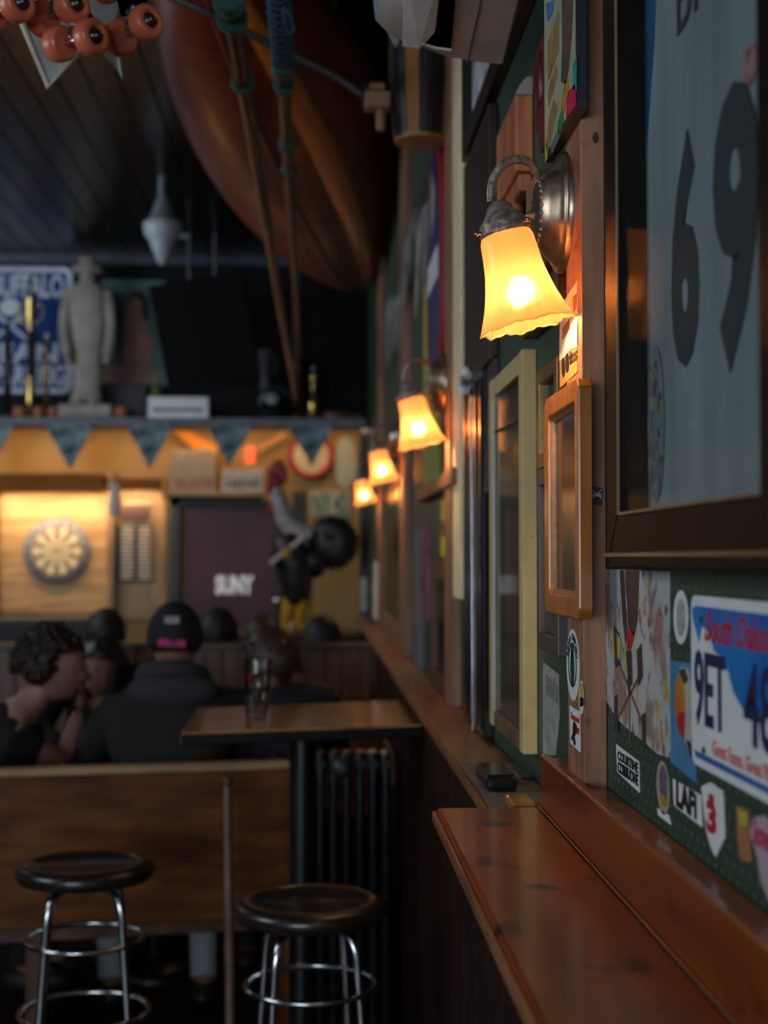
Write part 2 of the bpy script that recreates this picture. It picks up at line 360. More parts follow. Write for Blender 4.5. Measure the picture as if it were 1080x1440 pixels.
plo=bpy.data.objects.new('bulb_light',pl); col.objects.link(plo); plo.parent=lp; plo.location=(bc-tiltv*.012)-ORG[lp]
def dup(root,loc,label,rz=0,scale=1,group=None):
    r=root.copy(); col.objects.link(r); r.location=loc; r.rotation_euler=(0,0,rz); r.scale=(scale,)*3; r['label']=label; ORG[r]=V(loc)
    if group: r['group']=group
    for ch in list(root.children):
        c=ch.copy(); col.objects.link(c); c.parent=r
        for g in list(ch.children):
            d=g.copy(); col.objects.link(d); d.parent=c
    return r
for yy,lb in ((3.77,'wall lamp with fluted amber glass shade, second from the front'),(5.75,'wall lamp with fluted amber glass shade, third from the front'),(7.75,'wall lamp with fluted amber glass shade, farthest and smallest of the row')):
    dup(lp,(PX,yy,ORG[lp].z+(-.012 if yy<4 else .0 if yy<6 else -.01)),lb)
# ================================================================== things on the right wall, near to far
YN=(0,-1,0)
def frame(name,label,cat,y0,y1,z0,z1,xf,xb,wd,fm,gm=None,art=None,bev=.002,inset=.4,group=None,chamfer=0):
    """rectangular frame on the wall: y0 near, y1 far; xf front, xb back"""
    t=thing(name,label,cat,(xb,(y0+y1)/2,z0),group)
    q=MB()
    def mem(a,b,c,d): q.prism([(xf,)+a,(xf,)+b,(xf,)+c,(xf,)+d],(xb-xf,0,0))
    mem((y0,z0),(y1,z0),(y1-wd,z0+wd),(y0+wd,z0+wd)); mem((y1,z1),(y0,z1),(y0+wd,z1-wd),(y1-wd,z1-wd))
    mem((y0,z1),(y0,z0),(y0+wd,z0+wd),(y0+wd,z1-wd)); mem((y1,z0),(y1,z1),(y1-wd,z1-wd),(y1-wd,z0+wd))
    q.build('frame',fm,t,bev)
    xa=xb-.0025
    if art: bx('picture',(xa,y0+wd,z0+wd),(xb-.0005,y1-wd,z1-wd),art,t)
    if gm:
        xg=xf+(xb-xf)*inset; bx('glass_pane',(xg,y0+wd-.001,z0+wd-.001),(xg+.0015,y1-wd+.001,z1-wd+.001),gm,t)
    return t
GL=glass('picture_glass')
# ---- big black frame with the jersey
BF=mat('black_brown_frame',(.008,.0045,.0035),.45,spec=.15,var=.4,scale=6)
JT=mat('teal_grey_jersey',(.17,.225,.24),.8,var=.2,scale=5,stretch=(1,3,.5),bump=.35)
bf=frame('framed_jersey','large black framed grey jersey with dark numbers 69 behind glass','framed jersey',cy(1.01,.335),cy(1.63,.335),E-.012,E+1.05,.335,.3745,.06,BF,glass('display_glass',(.97,.98,.98),.08,.022),mat('dark_backing',(.010,.014,.018),.8),.003,.12)
q=MB(); 
for a,b in (((.3345,cy(1.566,.335),E+.048),(.3365,cy(1.5705,.335),E+.99)),((.3345,cy(1.08,.335),E+.0475),(.3365,cy(1.566,.335),E+.0505))): q.box(a,b)
q.build('inner_bead',mat('tan_bead',(.22,.14,.08),.4),bf)
q=MB(); q.box((.3305,cy(1.01,.335),E+.001),(.3345,cy(1.63,.335),E+.006)); q.build('outer_lip',mat('lip_wood',(.10,.06,.04),.3,coat=.4),bf,bevel=.001)
XJ=.3695
J=[(1.59,.05),(1.59,.30),(1.585,.40),(1.575,.46),(1.53,.56),(1.50,.68),(1.495,.985),(1.075,.985),(1.075,.05)]
q=MB(); q.prism([(XJ,cy(y,XJ)+.004,E+z) for y,z in J],(.002,0,0)); q.build('jersey',JT,bf)
q=MB(); q.prism([(XJ-.0001,cy(y,XJ),E+z) for y,z in [(1.588,.40),(1.56,.48),(1.53,.56),(1.50,.70),(1.495,.985),(1.56,.985),(1.57,.6),(1.585,.5)]],(-.001,0,0)); q.build('blue_sleeve',mat('blue_cloth',(.0,.06,.16),.8),bf)
JD=mat('dark_grey_twill',(.02,.029,.034),.8)
text('6',(XJ-.001,cy(1.46,XJ),E+.19),YN,.105,.235,JD,bf,off=.045); text('9',(XJ-.001,cy(1.305,XJ),E+.165),YN,.135,.255,JD,bf,off=.045)
text('BRU',(XJ-.001,cy(1.43,XJ),E+.530),YN,.20,.07,JD,bf,off=.0)
q=MB(); q.torus((XJ-.0008,cy(1.19,XJ),E+.418),.014,.0035,(1,0,0)); q.build('round_patch',mat('pink_patch',(.30,.12,.12),.7),bf)
def mosaic():
    m=bpy.data.materials.new('mosaic_reflection_colours'); m.use_nodes=True; n,l=nodes(m); b=n['Principled BSDF']
    tc=n.new('ShaderNodeTexCoord'); vo=n.new('ShaderNodeTexVoronoi'); vo.inputs['Scale'].default_value=110
    hs=n.new('ShaderNodeHueSaturation'); hs.inputs['Saturation'].default_value=.55; hs.inputs['Value'].default_value=.25
    l.new(tc.outputs['Object'],vo.inputs['Vector']); l.new(vo.outputs['Color'],hs.inputs['Color']); l.new(hs.outputs[0],b.inputs['Base Color']); return m
q=MB(); q.prism([(XJ-.0012,y,E+z) for y,z in ell(cy(1.53,XJ),.145,.035,.085)],(-.001,0,0)); q.build('painted_reflection',mosaic(),bf)  # colourful reflection in the glass, painted on a patch behind the pane
# ---- green wall stickers and prints under the big frame
XS=WX-.0006
def splat():
    m=bpy.data.materials.new('splattered_art_paper'); m.use_nodes=True; n,l=nodes(m); b=n['Principled BSDF']; b.inputs['Roughness'].default_value=.5
    tc=n.new('ShaderNodeTexCoord'); cur=None
    base=n.new('ShaderNodeRGB'); base.outputs[0].default_value=(.42,.46,.45,1); cur=base.outputs[0]
    for sc_,co,th,off in ((16,(.34,.20,.15),.57,0),(30,(.45,.38,.06),.60,3),(60,(.10,.08,.28),.63,9),(42,(.30,.07,.05),.65,5),(14,(.25,.20,.17),.60,20)):
        mp=n.new('ShaderNodeMapping'); mp.inputs['Location'].default_value=(off,off*2,off); mp.inputs['Scale'].default_value=(1,1,.7)
        no=n.new('ShaderNodeTexNoise'); no.inputs['Scale'].default_value=sc_; no.inputs['Detail'].default_value=5
        cr=n.new('ShaderNodeValToRGB'); cr.color_ramp.elements[0].position=th-.03; cr.color_ramp.elements[1].position=th+.02
        mx=n.new('ShaderNodeMix'); mx.data_type='RGBA'; mx.inputs[7].default_value=(*co,1)
        l.new(tc.outputs['Object'],mp.inputs[0]); l.new(mp.outputs[0],no.inputs['Vector']); l.new(no.outputs['Fac'],cr.inputs[0]); l.new(cr.outputs[0],mx.inputs[0]); l.new(cur,mx.inputs[6]); cur=mx.outputs[2]
    l.new(cur,b.inputs['Base Color']); return m
apy=[W(x,y,XS) for x,y in ((852,800),(942,800),(943,1066),(925,1060),(905,1042),(880,1022),(868,1010),(853,985))]
ap=thing('art_print','paint-splattered white art print with crossed arrows, torn along its bottom edge','print',(WX,1.65,E-.22))
wl([(p.y,min(p.z,E-.014)) for p in apy],XS,.0008).build('paper',splat(),ap)
def wpx(pts,x,m,name,parent,t=.0007): q=MB(); q.prism([W(a,b,x) for a,b in pts],(-t,0,0)); return q.build(name,m,parent)
XA=XS-.0011
wpx([(872,802),(877,802),(882,880),(880,905),(876,870)],XA,mat('brown_brush_ink',(.07,.035,.03),.5),'brush_shaft',ap)
wpx([(880,802),(899,802),(897,870),(892,895),(884,880)],XA,mat('brown_brush_ink',(.07,.035,.03)),'brush_shaft',ap)
wpx([(881,882),(893,890),(888,912),(883,912)],XA,REDP,'brush_tip',ap)
AR=mat('golden_brown_ink',(.16,.10,.035),.5)
q=MB()
for a,b in (((868,925),(905,1020)),((902,945),(868,1012)),((885,905),(886,1045))):
    p0,p1=W(*a,XA),W(*b,XA); d=(p1-p0).normalized(); nn=V((1,0,0)).cross(d)*.0022
    q.prism([p0+nn,p1+nn,p1-nn,p0-nn],(-.0007,0,0))
q.build('crossed_arrows',AR,ap)
fig=mat('dark_figure_ink',(.045,.025,.03),.5)
for pts in ([(863,880),(871,892),(872,935),(866,938),(864,905)],[(896,915),(902,905),(904,950),(898,965)],[(864,980),(868,976),(869,1030),(865,1028)],[(903,1005),(908,1002),(908,1050),(904,1048)],[(881,915),(888,915),(889,960),(884,970)]):
    wpx(pts,XA-.0004,fig,'figure_mark',ap)
wpx([(868,890),(873,900),(872,928),(869,925)],XA-.0008,mat('yellow_ink',(.5,.42,.05),.5),'yellow_mark',ap)
# blue card with pear
c=thing('pear_card','light blue card with a yellow and red pear shape','card',(WX,1.44,E-.23))
wpx([(943,928),(979,934),(979,1100),(944,1072)],XS,mat('sky_blue_card',(.05,.22,.42),.4,c2=(.07,.27,.5),var=.1),'card_stock',c)
wpx([(950,990),(952,955),(958,938),(968,940),(974,965),(974,1030),(969,1052),(960,1035),(953,1015)],XA,mat('cream_print',(.50,.46,.36),.5),'pear_shadow',c)
wpx([(949,985),(951,958),(956,944),(962,945),(964,985),(962,1040),(956,1030),(951,1008)],XA-.0008,mat('pear_skin',(.55,.30,.04),.45,c2=(.5,.03,.02),scale=24,stretch=(1,1,.5)),'pear',c)
wpx([(952,1010),(958,1000),(963,1002),(962,1040),(956,1032)],XA-.0012,mat('pear_red',(.45,.03,.02),.45),'pear_blush',c); wpx([(955,943),(962,940),(967,955),(963,962)],XA-.0016,fig,'pear_stem',c); wpx([(966,1040),(976,1052),(972,1066)],XA-.0016,INK,'card_mark',c)
# plain white oval
q=thing('oval_sticker','worn plain white oval sticker above the pear card','sticker',(WX,1.44,E-.085)); 
wpx([(958+10*math.cos(a),868+38*math.sin(a)) for a in [2*math.pi*i/28 for i in range(28)]],XS,WHITE,'sticker_paper',q)
wpx([(958+6*math.cos(a),868+26*math.sin(a)) for a in [2*math.pi*i/24 for i in range(24)]],XA,mat('faded_grey_print',(.36,.38,.37),.5,var=.4,scale=150),'faded_print',q)
# ---- licence plate
lpz0,lpz1=E-.200,E-.036; ly0,ly1=cy(1.068,.375),cy(1.398,.375)
t=thing('licence_plate','blue and white mountain licence plate with red script, number 9ET 4','licence plate',(WX,(ly0+ly1)/2,lpz0))
wl(rrect(ly0,ly1,lpz0,lpz1,.013),WX-.004,.0012).build('plate_metal',WHITE,t)
PLX=WX-.0053
BLU=mat('sky_blue_print',(.0,.12,.5),.4,c2=(.0,.25,.6),var=.1,scale=8,stretch=(1,1,1)); NAVY=mat('navy_print',(.012,.015,.09),.45)
wl([(ly1-.006,lpz1-.014),(ly1-.018,lpz1-.010),(ly0+.01,lpz1-.010),(ly0+.01,lpz1-.075),(ly0+.10,lpz1-.09),(ly0+.15,lpz1-.10),(ly0+.19,lpz1-.082),(ly0+.215,lpz1-.055),(ly0+.25,lpz1-.050),(ly0+.265,lpz1-.035),(ly0+.29,lpz1-.028),(ly1-.030,lpz1-.045),(ly1-.018,lpz1-.032),(ly1-.010,lpz1-.026)],PLX,.0005).build('sky_print',BLU,t)
wl([(ly1-.010,lpz0+.014),(ly0+.01,lpz0+.014),(ly0+.01,lpz0+.008),(ly1-.016,lpz0+.008)],PLX,.0005).build('blue_line',mat('line_blue',(.04,.12,.38),.5),t)
text('South Dakota',(PLX-.0006,ly1-.052,lpz1-.042),YN,.215,.028,REDP,t,slant=.35,off=.012)
text('9ET',(PLX-.0004,ly1-.014,lpz0+.040),YN,.105,.072,NAVY,t,off=.018)
text('482',(PLX-.0004,ly1-.172,lpz0+.040),YN,.13,.072,NAVY,t,off=.018)
text('Great Faces. Great Places.',(PLX-.0004,ly1-.075,lpz0+.018),YN,.20,.014,mat('pale_red_print',(.55,.16,.14),.5),t,off=.01)
for yy,zz in ((ly1-.040,lpz1-.022),(ly1-.045,lpz0+.018),(ly0+.04,lpz1-.022)):
    q=MB(); q.ball((PLX-.0006,yy,zz),(.0018,.0036,.0036),10,6); q.build('screw',mat('dark_screw',(.03,.03,.035),.4,.8),t)
# ---- small stickers row
def stick(name,label,pts,m,cat='sticker'):
    ps=[W(a,b,XS) for a,b in pts]; t=thing(name,label,cat,(WX,sum(p.y for p in ps)/len(ps),min(p.z for p in ps)))
    q=MB(); q.prism(ps,(-.0008,0,0)); q.build('sticker_paper',m,t); return t
t=stick('lettered_sticker','small white sticker with two lines of black capital letters',[(867,1046),(899,1071),(900,1115),(869,1086)],WHITE)
a=W(868,1070,XA); b=W(898,1095,XA)
text('COURTINE',(XA,a.y-.004,W(868,1060,XA).z-.007),YN,.110,.012,INK,t,off=.03); text('CORRUONE',(XA,a.y-.004,W(868,1083,XA).z-.002),YN,.110,.014,INK,t,off=.03)
t=stick('badge_sticker','cream rimmed oval sticker with purple and gold centre',[(933+8.5*math.cos(x),1108+37*math.sin(x)+1*math.cos(x)*8) for x in [2*math.pi*i/28 for i in range(28)]],mat('cream_rim',(.42,.36,.24),.5))
wpx([(933+5.5*math.cos(x),1103+27*math.sin(x)+math.cos(x)*5) for x in [2*math.pi*i/24 for i in range(24)]],XA,mat('purple_print',(.07,.05,.14),.5,c2=(.16,.12,.22),scale=120),'badge_centre',t)
wpx([(933+4*math.cos(x),1125+8*math.sin(x)+math.cos(x)*3) for x in [2*math.pi*i/16 for i in range(16)]],XA-.0008,mat('gold_print',(.4,.22,.04),.5),'badge_star',t)
t=stick('torn_sticker','torn white scrap of sticker just under the purple and gold badge',[(925,1136),(941,1146),(944,1160),(926,1146)],WHITE)
t=stick('monochrome_sticker','white rectangular sticker with jagged black letters and drips',[(947,1095),(986,1118),(988,1163),(949,1133)],WHITE)
text('LAFi',(XA,W(949,1110,XA).y-.006,W(965,1143,XA).z),YN,.078,.026,INK,t,off=.045)
t=stick('shield_sticker','white pointed shield sticker with red 3 below the licence plate',[(987,1106),(1000,1100),(1017,1112),(1020,1178),(1007,1205),(1000,1190),(994,1168)],WHITE)
text('3',(XA,W(994,1150,XA).y,W(1000,1172,XA).z),YN,.032,.030,REDP,t,off=.05); wpx([(997,1116),(1004,1118),(1004,1132),(997,1130)],XA,REDP,'red_spot',t)
t=stick('orange_sticker','narrow yellow and orange sticker between the shield and the pink sticker',[(1036,1133),(1052,1138),(1055,1170),(1057,1212),(1043,1210),(1038,1180)],mat('orange_sticker_paper',(.38,.16,.07),.5))
wpx([(1039,1138),(1050,1142),(1051,1160),(1042,1162)],XA,mat('yellow_ink',(.5,.42,.05)),'yellow_spot',t)
t=stick('pink_sticker','large pale pink sticker with red lettering at the right edge',[(1056,1170),(1060,1150),(1075,1146),(1092,1160),(1100,1200),(1098,1275),(1084,1270),(1071,1240),(1066,1205)],mat('pale_pink_paper',(.46,.34,.38),.5))
text('love',(XA,W(1061,1190,XA).y,W(1070,1193,XA).z),YN,.05,.022,mat('rose_print',(.42,.05,.12),.5),t,off=.04)
# ---- stickers on post A
XP=PX-.0003; XP2=XP-.0009
def pst(name,label,pts,m,cat='sticker',x=None):
    x=XP if x is None else x; ps=[W(a,b,x) for a,b in pts]; t=thing(name,label,cat,(PX,sum(p.y for p in ps)/len(ps),min(p.z for p in ps)))
    q=MB(); q.prism(ps,(-.0007,0,0)); q.build('sticker_paper',m,t); return t
DG=mat('deep_green_print',(.0,.055,.045),.5)
oc=W(806,935,XP); t=thing('round_sticker','round white and green emblem sticker on the wooden post','sticker',(PX,oc.y,oc.z-.048))
wl(ell(oc.y,oc.z,.046,.0475,36),XP,.0007).build('sticker_paper',WHITE,t)
q=MB()
for (ro,ri,mm) in ((.030,.026,0),): 
    n_=36
    for i in range(n_):
        a0,a1=2*math.pi*i/n_,2*math.pi*(i+1)/n_
        q.prism([(XP2,oc.y+ro*math.cos(a0),oc.z+ro*math.sin(a0)),(XP2,oc.y+ro*math.cos(a1),oc.z+ro*math.sin(a1)),(XP2,oc.y+ri*math.cos(a1),oc.z+ri*math.sin(a1)),(XP2,oc.y+ri*math.cos(a0),oc.z+ri*math.sin(a0))],(-.0005,0,0))
q.build('green_ring',DG,t)
wl(ell(oc.y,oc.z-.004,.014,.024,20),XP2,.0005).build('emblem_figure',DG,t); wl(ell(oc.y,oc.z+.018,.009,.009,16),XP2,.0005).build('emblem_head',DG,t)
for i,ch in enumerate('BEARD COMPANY'):
    if ch==' ': continue
    a=math.radians(160-140*i/12); d=V((0,-math.cos(a),math.sin(a))); up=d; xd=V((0,-math.sin(a),-math.cos(a)))
    text(ch,V((XP2,oc.y,oc.z))+d*.033-xd*.0028,xd,.0055,.009,DG,t,up=up,off=.02)
t=pst('bar_sticker','white rectangular sticker with a black leaping figure at the foot of the post',[(801.5,992),(816,1001),(816.5,1058),(802.5,1045)],WHITE)
o_=W(802.5,1010,XP2); text('Turnaround',(XP2,o_.y-.002,W(806,1008,XP2).z-.004),YN,.062,.009,REDP,t,off=.02)
text('Bar',(XP2,o_.y-.035,W(812,1030,XP2).z-.002),YN,.03,.012,REDP,t,off=.04)
wpx([(806,1018),(808,1014),(810,1018),(812,1024),(811,1030),(808,1036),(810,1045),(808,1049),(806,1040),(804,1041),(804,1036),(806,1030)],XP2,INK,'figure_mark',t)
t=pst('drink_sticker','tiny yellow and white oval sticker with black hourglass mark beside the round emblem',[(818+3.2*math.cos(x),981+24*math.sin(x)) for x in [2*math.pi*i/24 for i in range(24)]],WHITE)
wpx([(816,960),(820,962),(820.5,980),(816,982)],XP2,mat('yellow_ink',(.5,.42,.05)),'yellow_patch',t); wpx([(816,980),(820.5,992),(820.5,982),(816,994)],XP2-.0006,INK,'hourglass_mark',t)
PAP=mat('torn_paper',(.62,.55,.42),.7,var=.25,scale=80)
t=pst('torn_poster','torn cream paper poster scrap below the nearest lamp on the post',[(788,432),(812,395),(812.5,488),(806,490),(802,492),(796,500),(787,508)],PAP,'poster')
wpx([(791,462),(801,448),(801,462),(791,478)],XP2,mat('rust_print',(.28,.10,.02),.6),'printed_block',t); wpx([(806,418),(811,412),(811,432),(807,440)],XP2,mat('rust_print',(.28,.10,.02)),'printed_block',t)
wpx([(807,466),(812,455),(812,484),(808,484)],XP2,mat('pale_blue_print',(.35,.48,.6),.6),'blue_corner',t)
t=pst('cartoon_sticker','orange strip poster with black letters and two dark round heads under the torn paper',[(788,508),(796,501),(812.5,489),(812.5,523),(788,545)],mat('orange_poster',(.60,.25,.05),.6),'poster')
for dx in (0,5.5): wpx([(792.5+dx+2.4*math.cos(x),517-dx*1.2+14*math.sin(x)) for x in [2*math.pi*i/16 for i in range(16)]],XP2,INK,'dark_head',t)
text('ritos',(XP2,W(799,510,XP2).y,W(803,513,XP2).z),YN,.066,.019,INK,t,off=.02)
# black sticker on the near face of the post
a=P(829.5,682,PN); b=P(848.5,708,PN)
t=thing('black_sticker','small black sticker with white crossed marks on the near side of the post','sticker',(.36,PN,b.z))
q=MB(); q.prism([(a.x,PN-.0003,a.z),(a.x,PN-.0003,b.z-.001),(b.x-.002,PN-.0003,b.z-.003),(b.x,PN-.0003,a.z-.005)],(0,-.0006,0)); q.build('sticker_paper',BLK,t)
q=MB()
for s_ in (1,-1):
    cx,cz=(a.x+b.x)/2,(a.z+b.z)/2; q.prism([(cx-.007,PN-.001,cz-s_*.006-.0006),(cx+.007,PN-.001,cz+s_*.006-.0006),(cx+.007,PN-.001,cz+s_*.006+.0006),(cx-.007,PN-.001,cz-s_*.006+.0006)],(0,-.0003,0))
q.build('crossed_marks',WHITE,t); text('WIZARD',(a.x+.001,PN-.0012,(a.z+b.z)/2-.003),(1,0,0),.014,.004,WHITE,t,off=.03)
# ---- brown wooden mirror on the post, thick bevelled frame
MW=wood('honey_mirror_wood',(.26,.072,.009),(.42,.15,.024),'z',.32,coat=.25,scale=12)
y0m=W(832,700,PX).y; xf=W(813,700,.3)  # near edge depth
y0m=1.75; XFm=P(813,700,y0m).x; y1m=W(765,700,XFm).y
zt=P(813,530,y0m).z; zb=P(813,872,y0m).z; ch=.012
t=thing('wooden_mirror','honey-brown wooden framed mirror with chamfered corners hung on the post','mirror',(PX,(y0m+y1m)/2,zb))
def octo(y0,y1,z0,z1,c): return [(y0+c,z0),(y1-c,z0),(y1,z0+c),(y1,z1-c),(y1-c,z1),(y0+c,z1),(y0,z1-c),(y0,z0+c)]
O=octo(y0m,y1m,zb,zt,ch); I=octo(y0m+.030,y1m-.030,zb+.028,zt-.028,.004)
q=MB(); n8=8
ov=[(XFm,y,z) for y,z in O]+[(PX-.0002,y,z) for y,z in O]+[(XFm+.001,y,z) for y,z in I]+[(XFm+.012,y,z) for y,z in I]
fs=[]
for i in range(8):
    j=(i+1)%8; fs+=[(i,j,8+j,8+i),(i,16+i,16+j,j),(16+i,24+i,24+j,16+j)]
q.add(ov,fs); q.build('frame',MW,t,bevel=.0035)
I2=octo(y0m+.036,y1m-.036,zb+.034,zt-.034,.003)
q=MB(); ov=[(XFm+.0055,y,z) for y,z in I]+[(XFm+.0105,y,z) for y,z in I2]+[(XFm+.012,y,z) for y,z in I2]; fs=[]
for i in range(8): j=(i+1)%8; fs+=[(i,8+i,8+j,j),(8+i,16+i,16+j,8+j)]
q.add(ov,fs); q.build('inner_slip',mat('gold_slip',(.28,.15,.07),.4,.3,var=.2,scale=90),t)
q=MB(); q.prism([(XFm+.0115,y,z) for y,z in octo(y0m+.031,y1m-.031,zb+.029,zt-.029,.002)],(.002,0,0)); q.build('mirror_glass',mat('old_mirror_silver',(.05,.048,.043),.12,1,var=.45,scale=9,stretch=(1,1,.25)),t)
# ---- small frames between window and post
YG0,YG1=W(786,570,.36).y,W(758,570,.36).y
t=frame('gold_frame','small gold and brown picture frame between the cream window and the post','picture frame',YG0,YG1,W(760,660,.36).z,W(785,497,.36).z-.004,.356,WX-.0006,.022,mat('old_gold_wood',(.30,.19,.07),.35,.5,var=.35,scale=20),GL,mat('dim_print',(.12,.11,.10),.6,var=.6,scale=30))
t=frame('slate_frame','tall slate grey and brown picture frame below the small gold frame','picture frame',YG0-.01,YG1,W(760,912,.36).z,W(785,640,.36).z-.012,.355,WX-.0006,.026,mat('slate_blue_wood',(.055,.085,.10),.4,c2=(.09,.05,.035),var=.2,scale=8),GL,mat('khaki_print',(.20,.17,.10),.6,var=.3,scale=16))
ps=[W(764,930,XS),W(786,948,XS),W(787,1010,XS),W(782,1062,XS),W(764,1062,XS)]
t=thing('pencil_drawing','pale grey pencil drawing sheet on the green wall under the slate frame','drawing',(WX,ps[0].y-.05,ps[-1].z))
q=MB(); q.prism(ps,(-.0008,0,0)); q.build('paper',mat('pale_grey_paper',(.30,.31,.28),.7,var=.3,scale=40),t)
q=MB(); q.prism([W(768,950,XA),W(784,965,XA),W(784,990,XA),W(768,975,XA)],(-.0005,0,0)); q.build('pencil_marks',mat('pencil_grey',(.2,.2,.19),.7,var=.4,scale=90),t)
# ---- cream window sash hung on the wall
XF=.350; yn=P(735,700,1).y
yn=XF/(ray(735,700).x/ray(735,700).y); yf=XF/(ray(688,700).x/ray(688,700).y)
zt=E+(W(735,490,XF).z-E); zb=W(735,1060,XF).z
t=thing('cream_window_sash','old cream painted window sash with dark glass hung flat on the wall','window sash',(WX,(yn+yf)/2,zb))
q=MB(); q.box((XF,yn,zb),(WX-.001,yn+.045,zt)); q.build('stile',CREAM,t,bevel=.0015)
q=MB(); q.box((XF,yf-.045,zb),(WX-.001,yf,zt)); q.build('stile',CREAM,t,bevel=.0015)
q=MB(); q.box((XF+.002,yn+.045,zb+.0),(WX-.001,yf-.05,zb+.030)); q.build('bottom_rail',mat('worn_brown_cream',(.13,.09,.05),.5,var=.4,scale=30),t,bevel=.001)
q=MB(); q.box((XF+.002,yn+.045,zt-.035),(WX-.001,yf-.05,zt)); q.build('top_rail',CREAM,t,bevel=.001)
q=MB(); q.box((WX-.010,yn+.045,zb+.030),(WX-.001,yf-.05,zt-.035)); q.build('backing',mat('brown_curtain',(.16,.095,.05),.7,var=.4,scale=20,stretch=(1,1,.1)),t)
q=MB(); q.box((XF+.006,yn+.045,zb+.030),(XF+.0075,yf-.05,zt-.035)); q.build('window_pane',GL,t)
q=MB(); q.tube([(XF+.004,yf-.052,zb+.03),(XF+.004,yf-.052,zt-.05)],.003,8); q.build('bead',mat('pale_blue_bead',(.35,.42,.42),.35),t)
q=MB(); q.tube([(XF+.004,yn+.04,zt-.115),(XF+.004,yf-.05,zt-.105)],.0022,6); q.build('wire',INK,t)
# ---- poster board above the lamp
XB=PX-.0135; p1=W(811,142,XB); p0=W(767,232,XB); yb0=p1.y; yb1=p0.y; zbot=p1.z
t=thing('poster_board','colourful poster mounted on a dark navy board high on the post above the lamp','poster',(PX,(yb0+yb1)/2,zbot))
q=MB(); q.box((XB,yb0,zbot),(PX-.0004,yb1,3.0)); q.build('board',mat('navy_board',(.012,.016,.035),.5),t)
q=MB(); q.box((XB-.0005,yb0-.0012,zbot-.010),(PX-.0004,yb1+.001,zbot-.0005)); q.build('bottom_edge',mat('worn_dark_brown_edge',(.045,.022,.016),.5),t)
XQ=XB-.0003
q=MB(); q.prism([(XQ,yb0+.004,zbot),(XQ,yb1,zbot),(XQ,yb1,3.0),(XQ,yb0+.004,3.0)],(-.0006,0,0)); q.build('print',mat('pale_green_poster',(.30,.36,.22),.5,c2=(.42,.40,.26),scale=9),t)
def pp(pts,c,nm,d=1): wpx(pts,XQ-.0002-.0007*d,mat('poster_'+nm,c,.5,var=.3,scale=45),nm,t,t=.0004)
pp([(768,205),(773,160),(779,140),(784,150),(776,190),(770,215)],(.30,.18,.06),'leopard_patch')
pp([(770,60),(786,15),(786,70),(776,100),(771,115)],(.32,.20,.08),'leopard_patch'); pp([(770,130),(782,88),(784,105),(772,150)],(.28,.17,.06),'leopard_patch')
pp([(768,5),(780,0),(776,22),(770,30)],(.05,.16,.4),'blue_patch'); pp([(790,0),(806,0),(804,50),(800,95),(796,118),(789,115),(791,60)],(.10,.06,.035),'dark_animal')
pp([(806,90),(811,80),(811,128),(806,125)],(.02,.30,.32),'teal_patch'); pp([(800,128),(809,118),(810,148),(796,168),(797,140)],(.5,.015,.07),'magenta_patch')
pp([(794,115),(799,108),(800,130),(793,160),(789,150)],(.45,.22,.03),'orange_patch'); pp([(784,175),(791,150),(793,172),(786,192)],(.03,.22,.05),'green_patch'); pp([(775,205),(785,180),(788,190),(776,218)],(.10,.16,.18),'grey_patch'); pp([(767,200),(769,190),(770,222),(767,230)],(.5,.42,.06),'yellow_edge')
# ---- red carved figure, wooden bracket, batten, dark frame
q=MB(); pts=[(752,80),(758,60),(767,40),(767,200),(760,215),(757,190),(752,180),(755,140),(750,120)]
rf=thing('red_carving','dark red carved wooden figure behind the poster board','carving',(WX,2.3,W(760,215,.36).z))
q.prism([W(a,b,.355) for a,b in pts],(.0195,0,0)); q.build('body',mat('red_lacquer',(.16,.02,.02),.4,var=.6,scale=30,bump=.4),rf)
q=MB(); q.ball(W(760,110,.3545),(.006,.018,.045),10,8); q.build('carved_face',mat('dark_red_lacquer',(.10,.012,.015),.35,var=.5,scale=40),rf)
XW=.343; ya=XW/(ray(725,200).x/ray(725,200).y); yb=XW/(ray(698,200).x/ray(698,200).y)
t=thing('carved_bracket','terracotta-brown carved wooden bracket with stepped foot on the green wall','bracket',(WX,(ya+yb)/2,W(725,290,XW).z))
TC=wood('terracotta_wood',(.36,.10,.035),(.55,.19,.08),'z',.45)
z=lambda py: W(725,py,XW).z
q=MB(); q.box((XW,ya,z(240)),(WX-.001,yb,z(132))); q.build('block',TC,t,bevel=.004)
q=MB(); q.prism([(XW,ya,z(132)),(WX-.001,ya,z(132)),(WX-.001,ya,z(106)),(XW+.02,ya,z(106)),(XW+.008,ya,z(118))],(0,yb-ya,0)); q.build('top_moulding',mat('worn_wood_top',(.3,.26,.24),.5),t,bevel=.002)
q=MB(); q.box((XW+.006,ya+.01,z(266)),(WX-.001,yb-.03,z(241))); q.build('foot_block',TC,t,bevel=.005)
q=MB(); q.ball((WX-.02,(ya+yb)/2-.02,z(276)),(.018,.035,.016),14,8); q.build('foot_knob',TC,t)
q=MB(); q.box((.352,W(751,300,.352).y,W(745,470,.355).z+.117),(WX-.001,W(740,300,.352).y,W(751,246,.352).z)); t=q.build('wooden_batten',wood('batten_wood',(.24,.12,.06),(.36,.2,.11),'z'),bevel=.002,org=None); tag(t,'short upright light brown wooden batten behind the nearest lamp shade','batten')
frame('dark_oak_frame','wide dark oak picture frame showing just below the nearest lamp shade','picture frame',2.03,2.38,W(745,470,.355).z,W(745,470,.355).z+.115,.350,WX-.001,.035,wood('dark_oak',(.07,.03,.018),(.15,.07,.04),'y'),GL,mat('dim_print',(.12,.11,.10)))
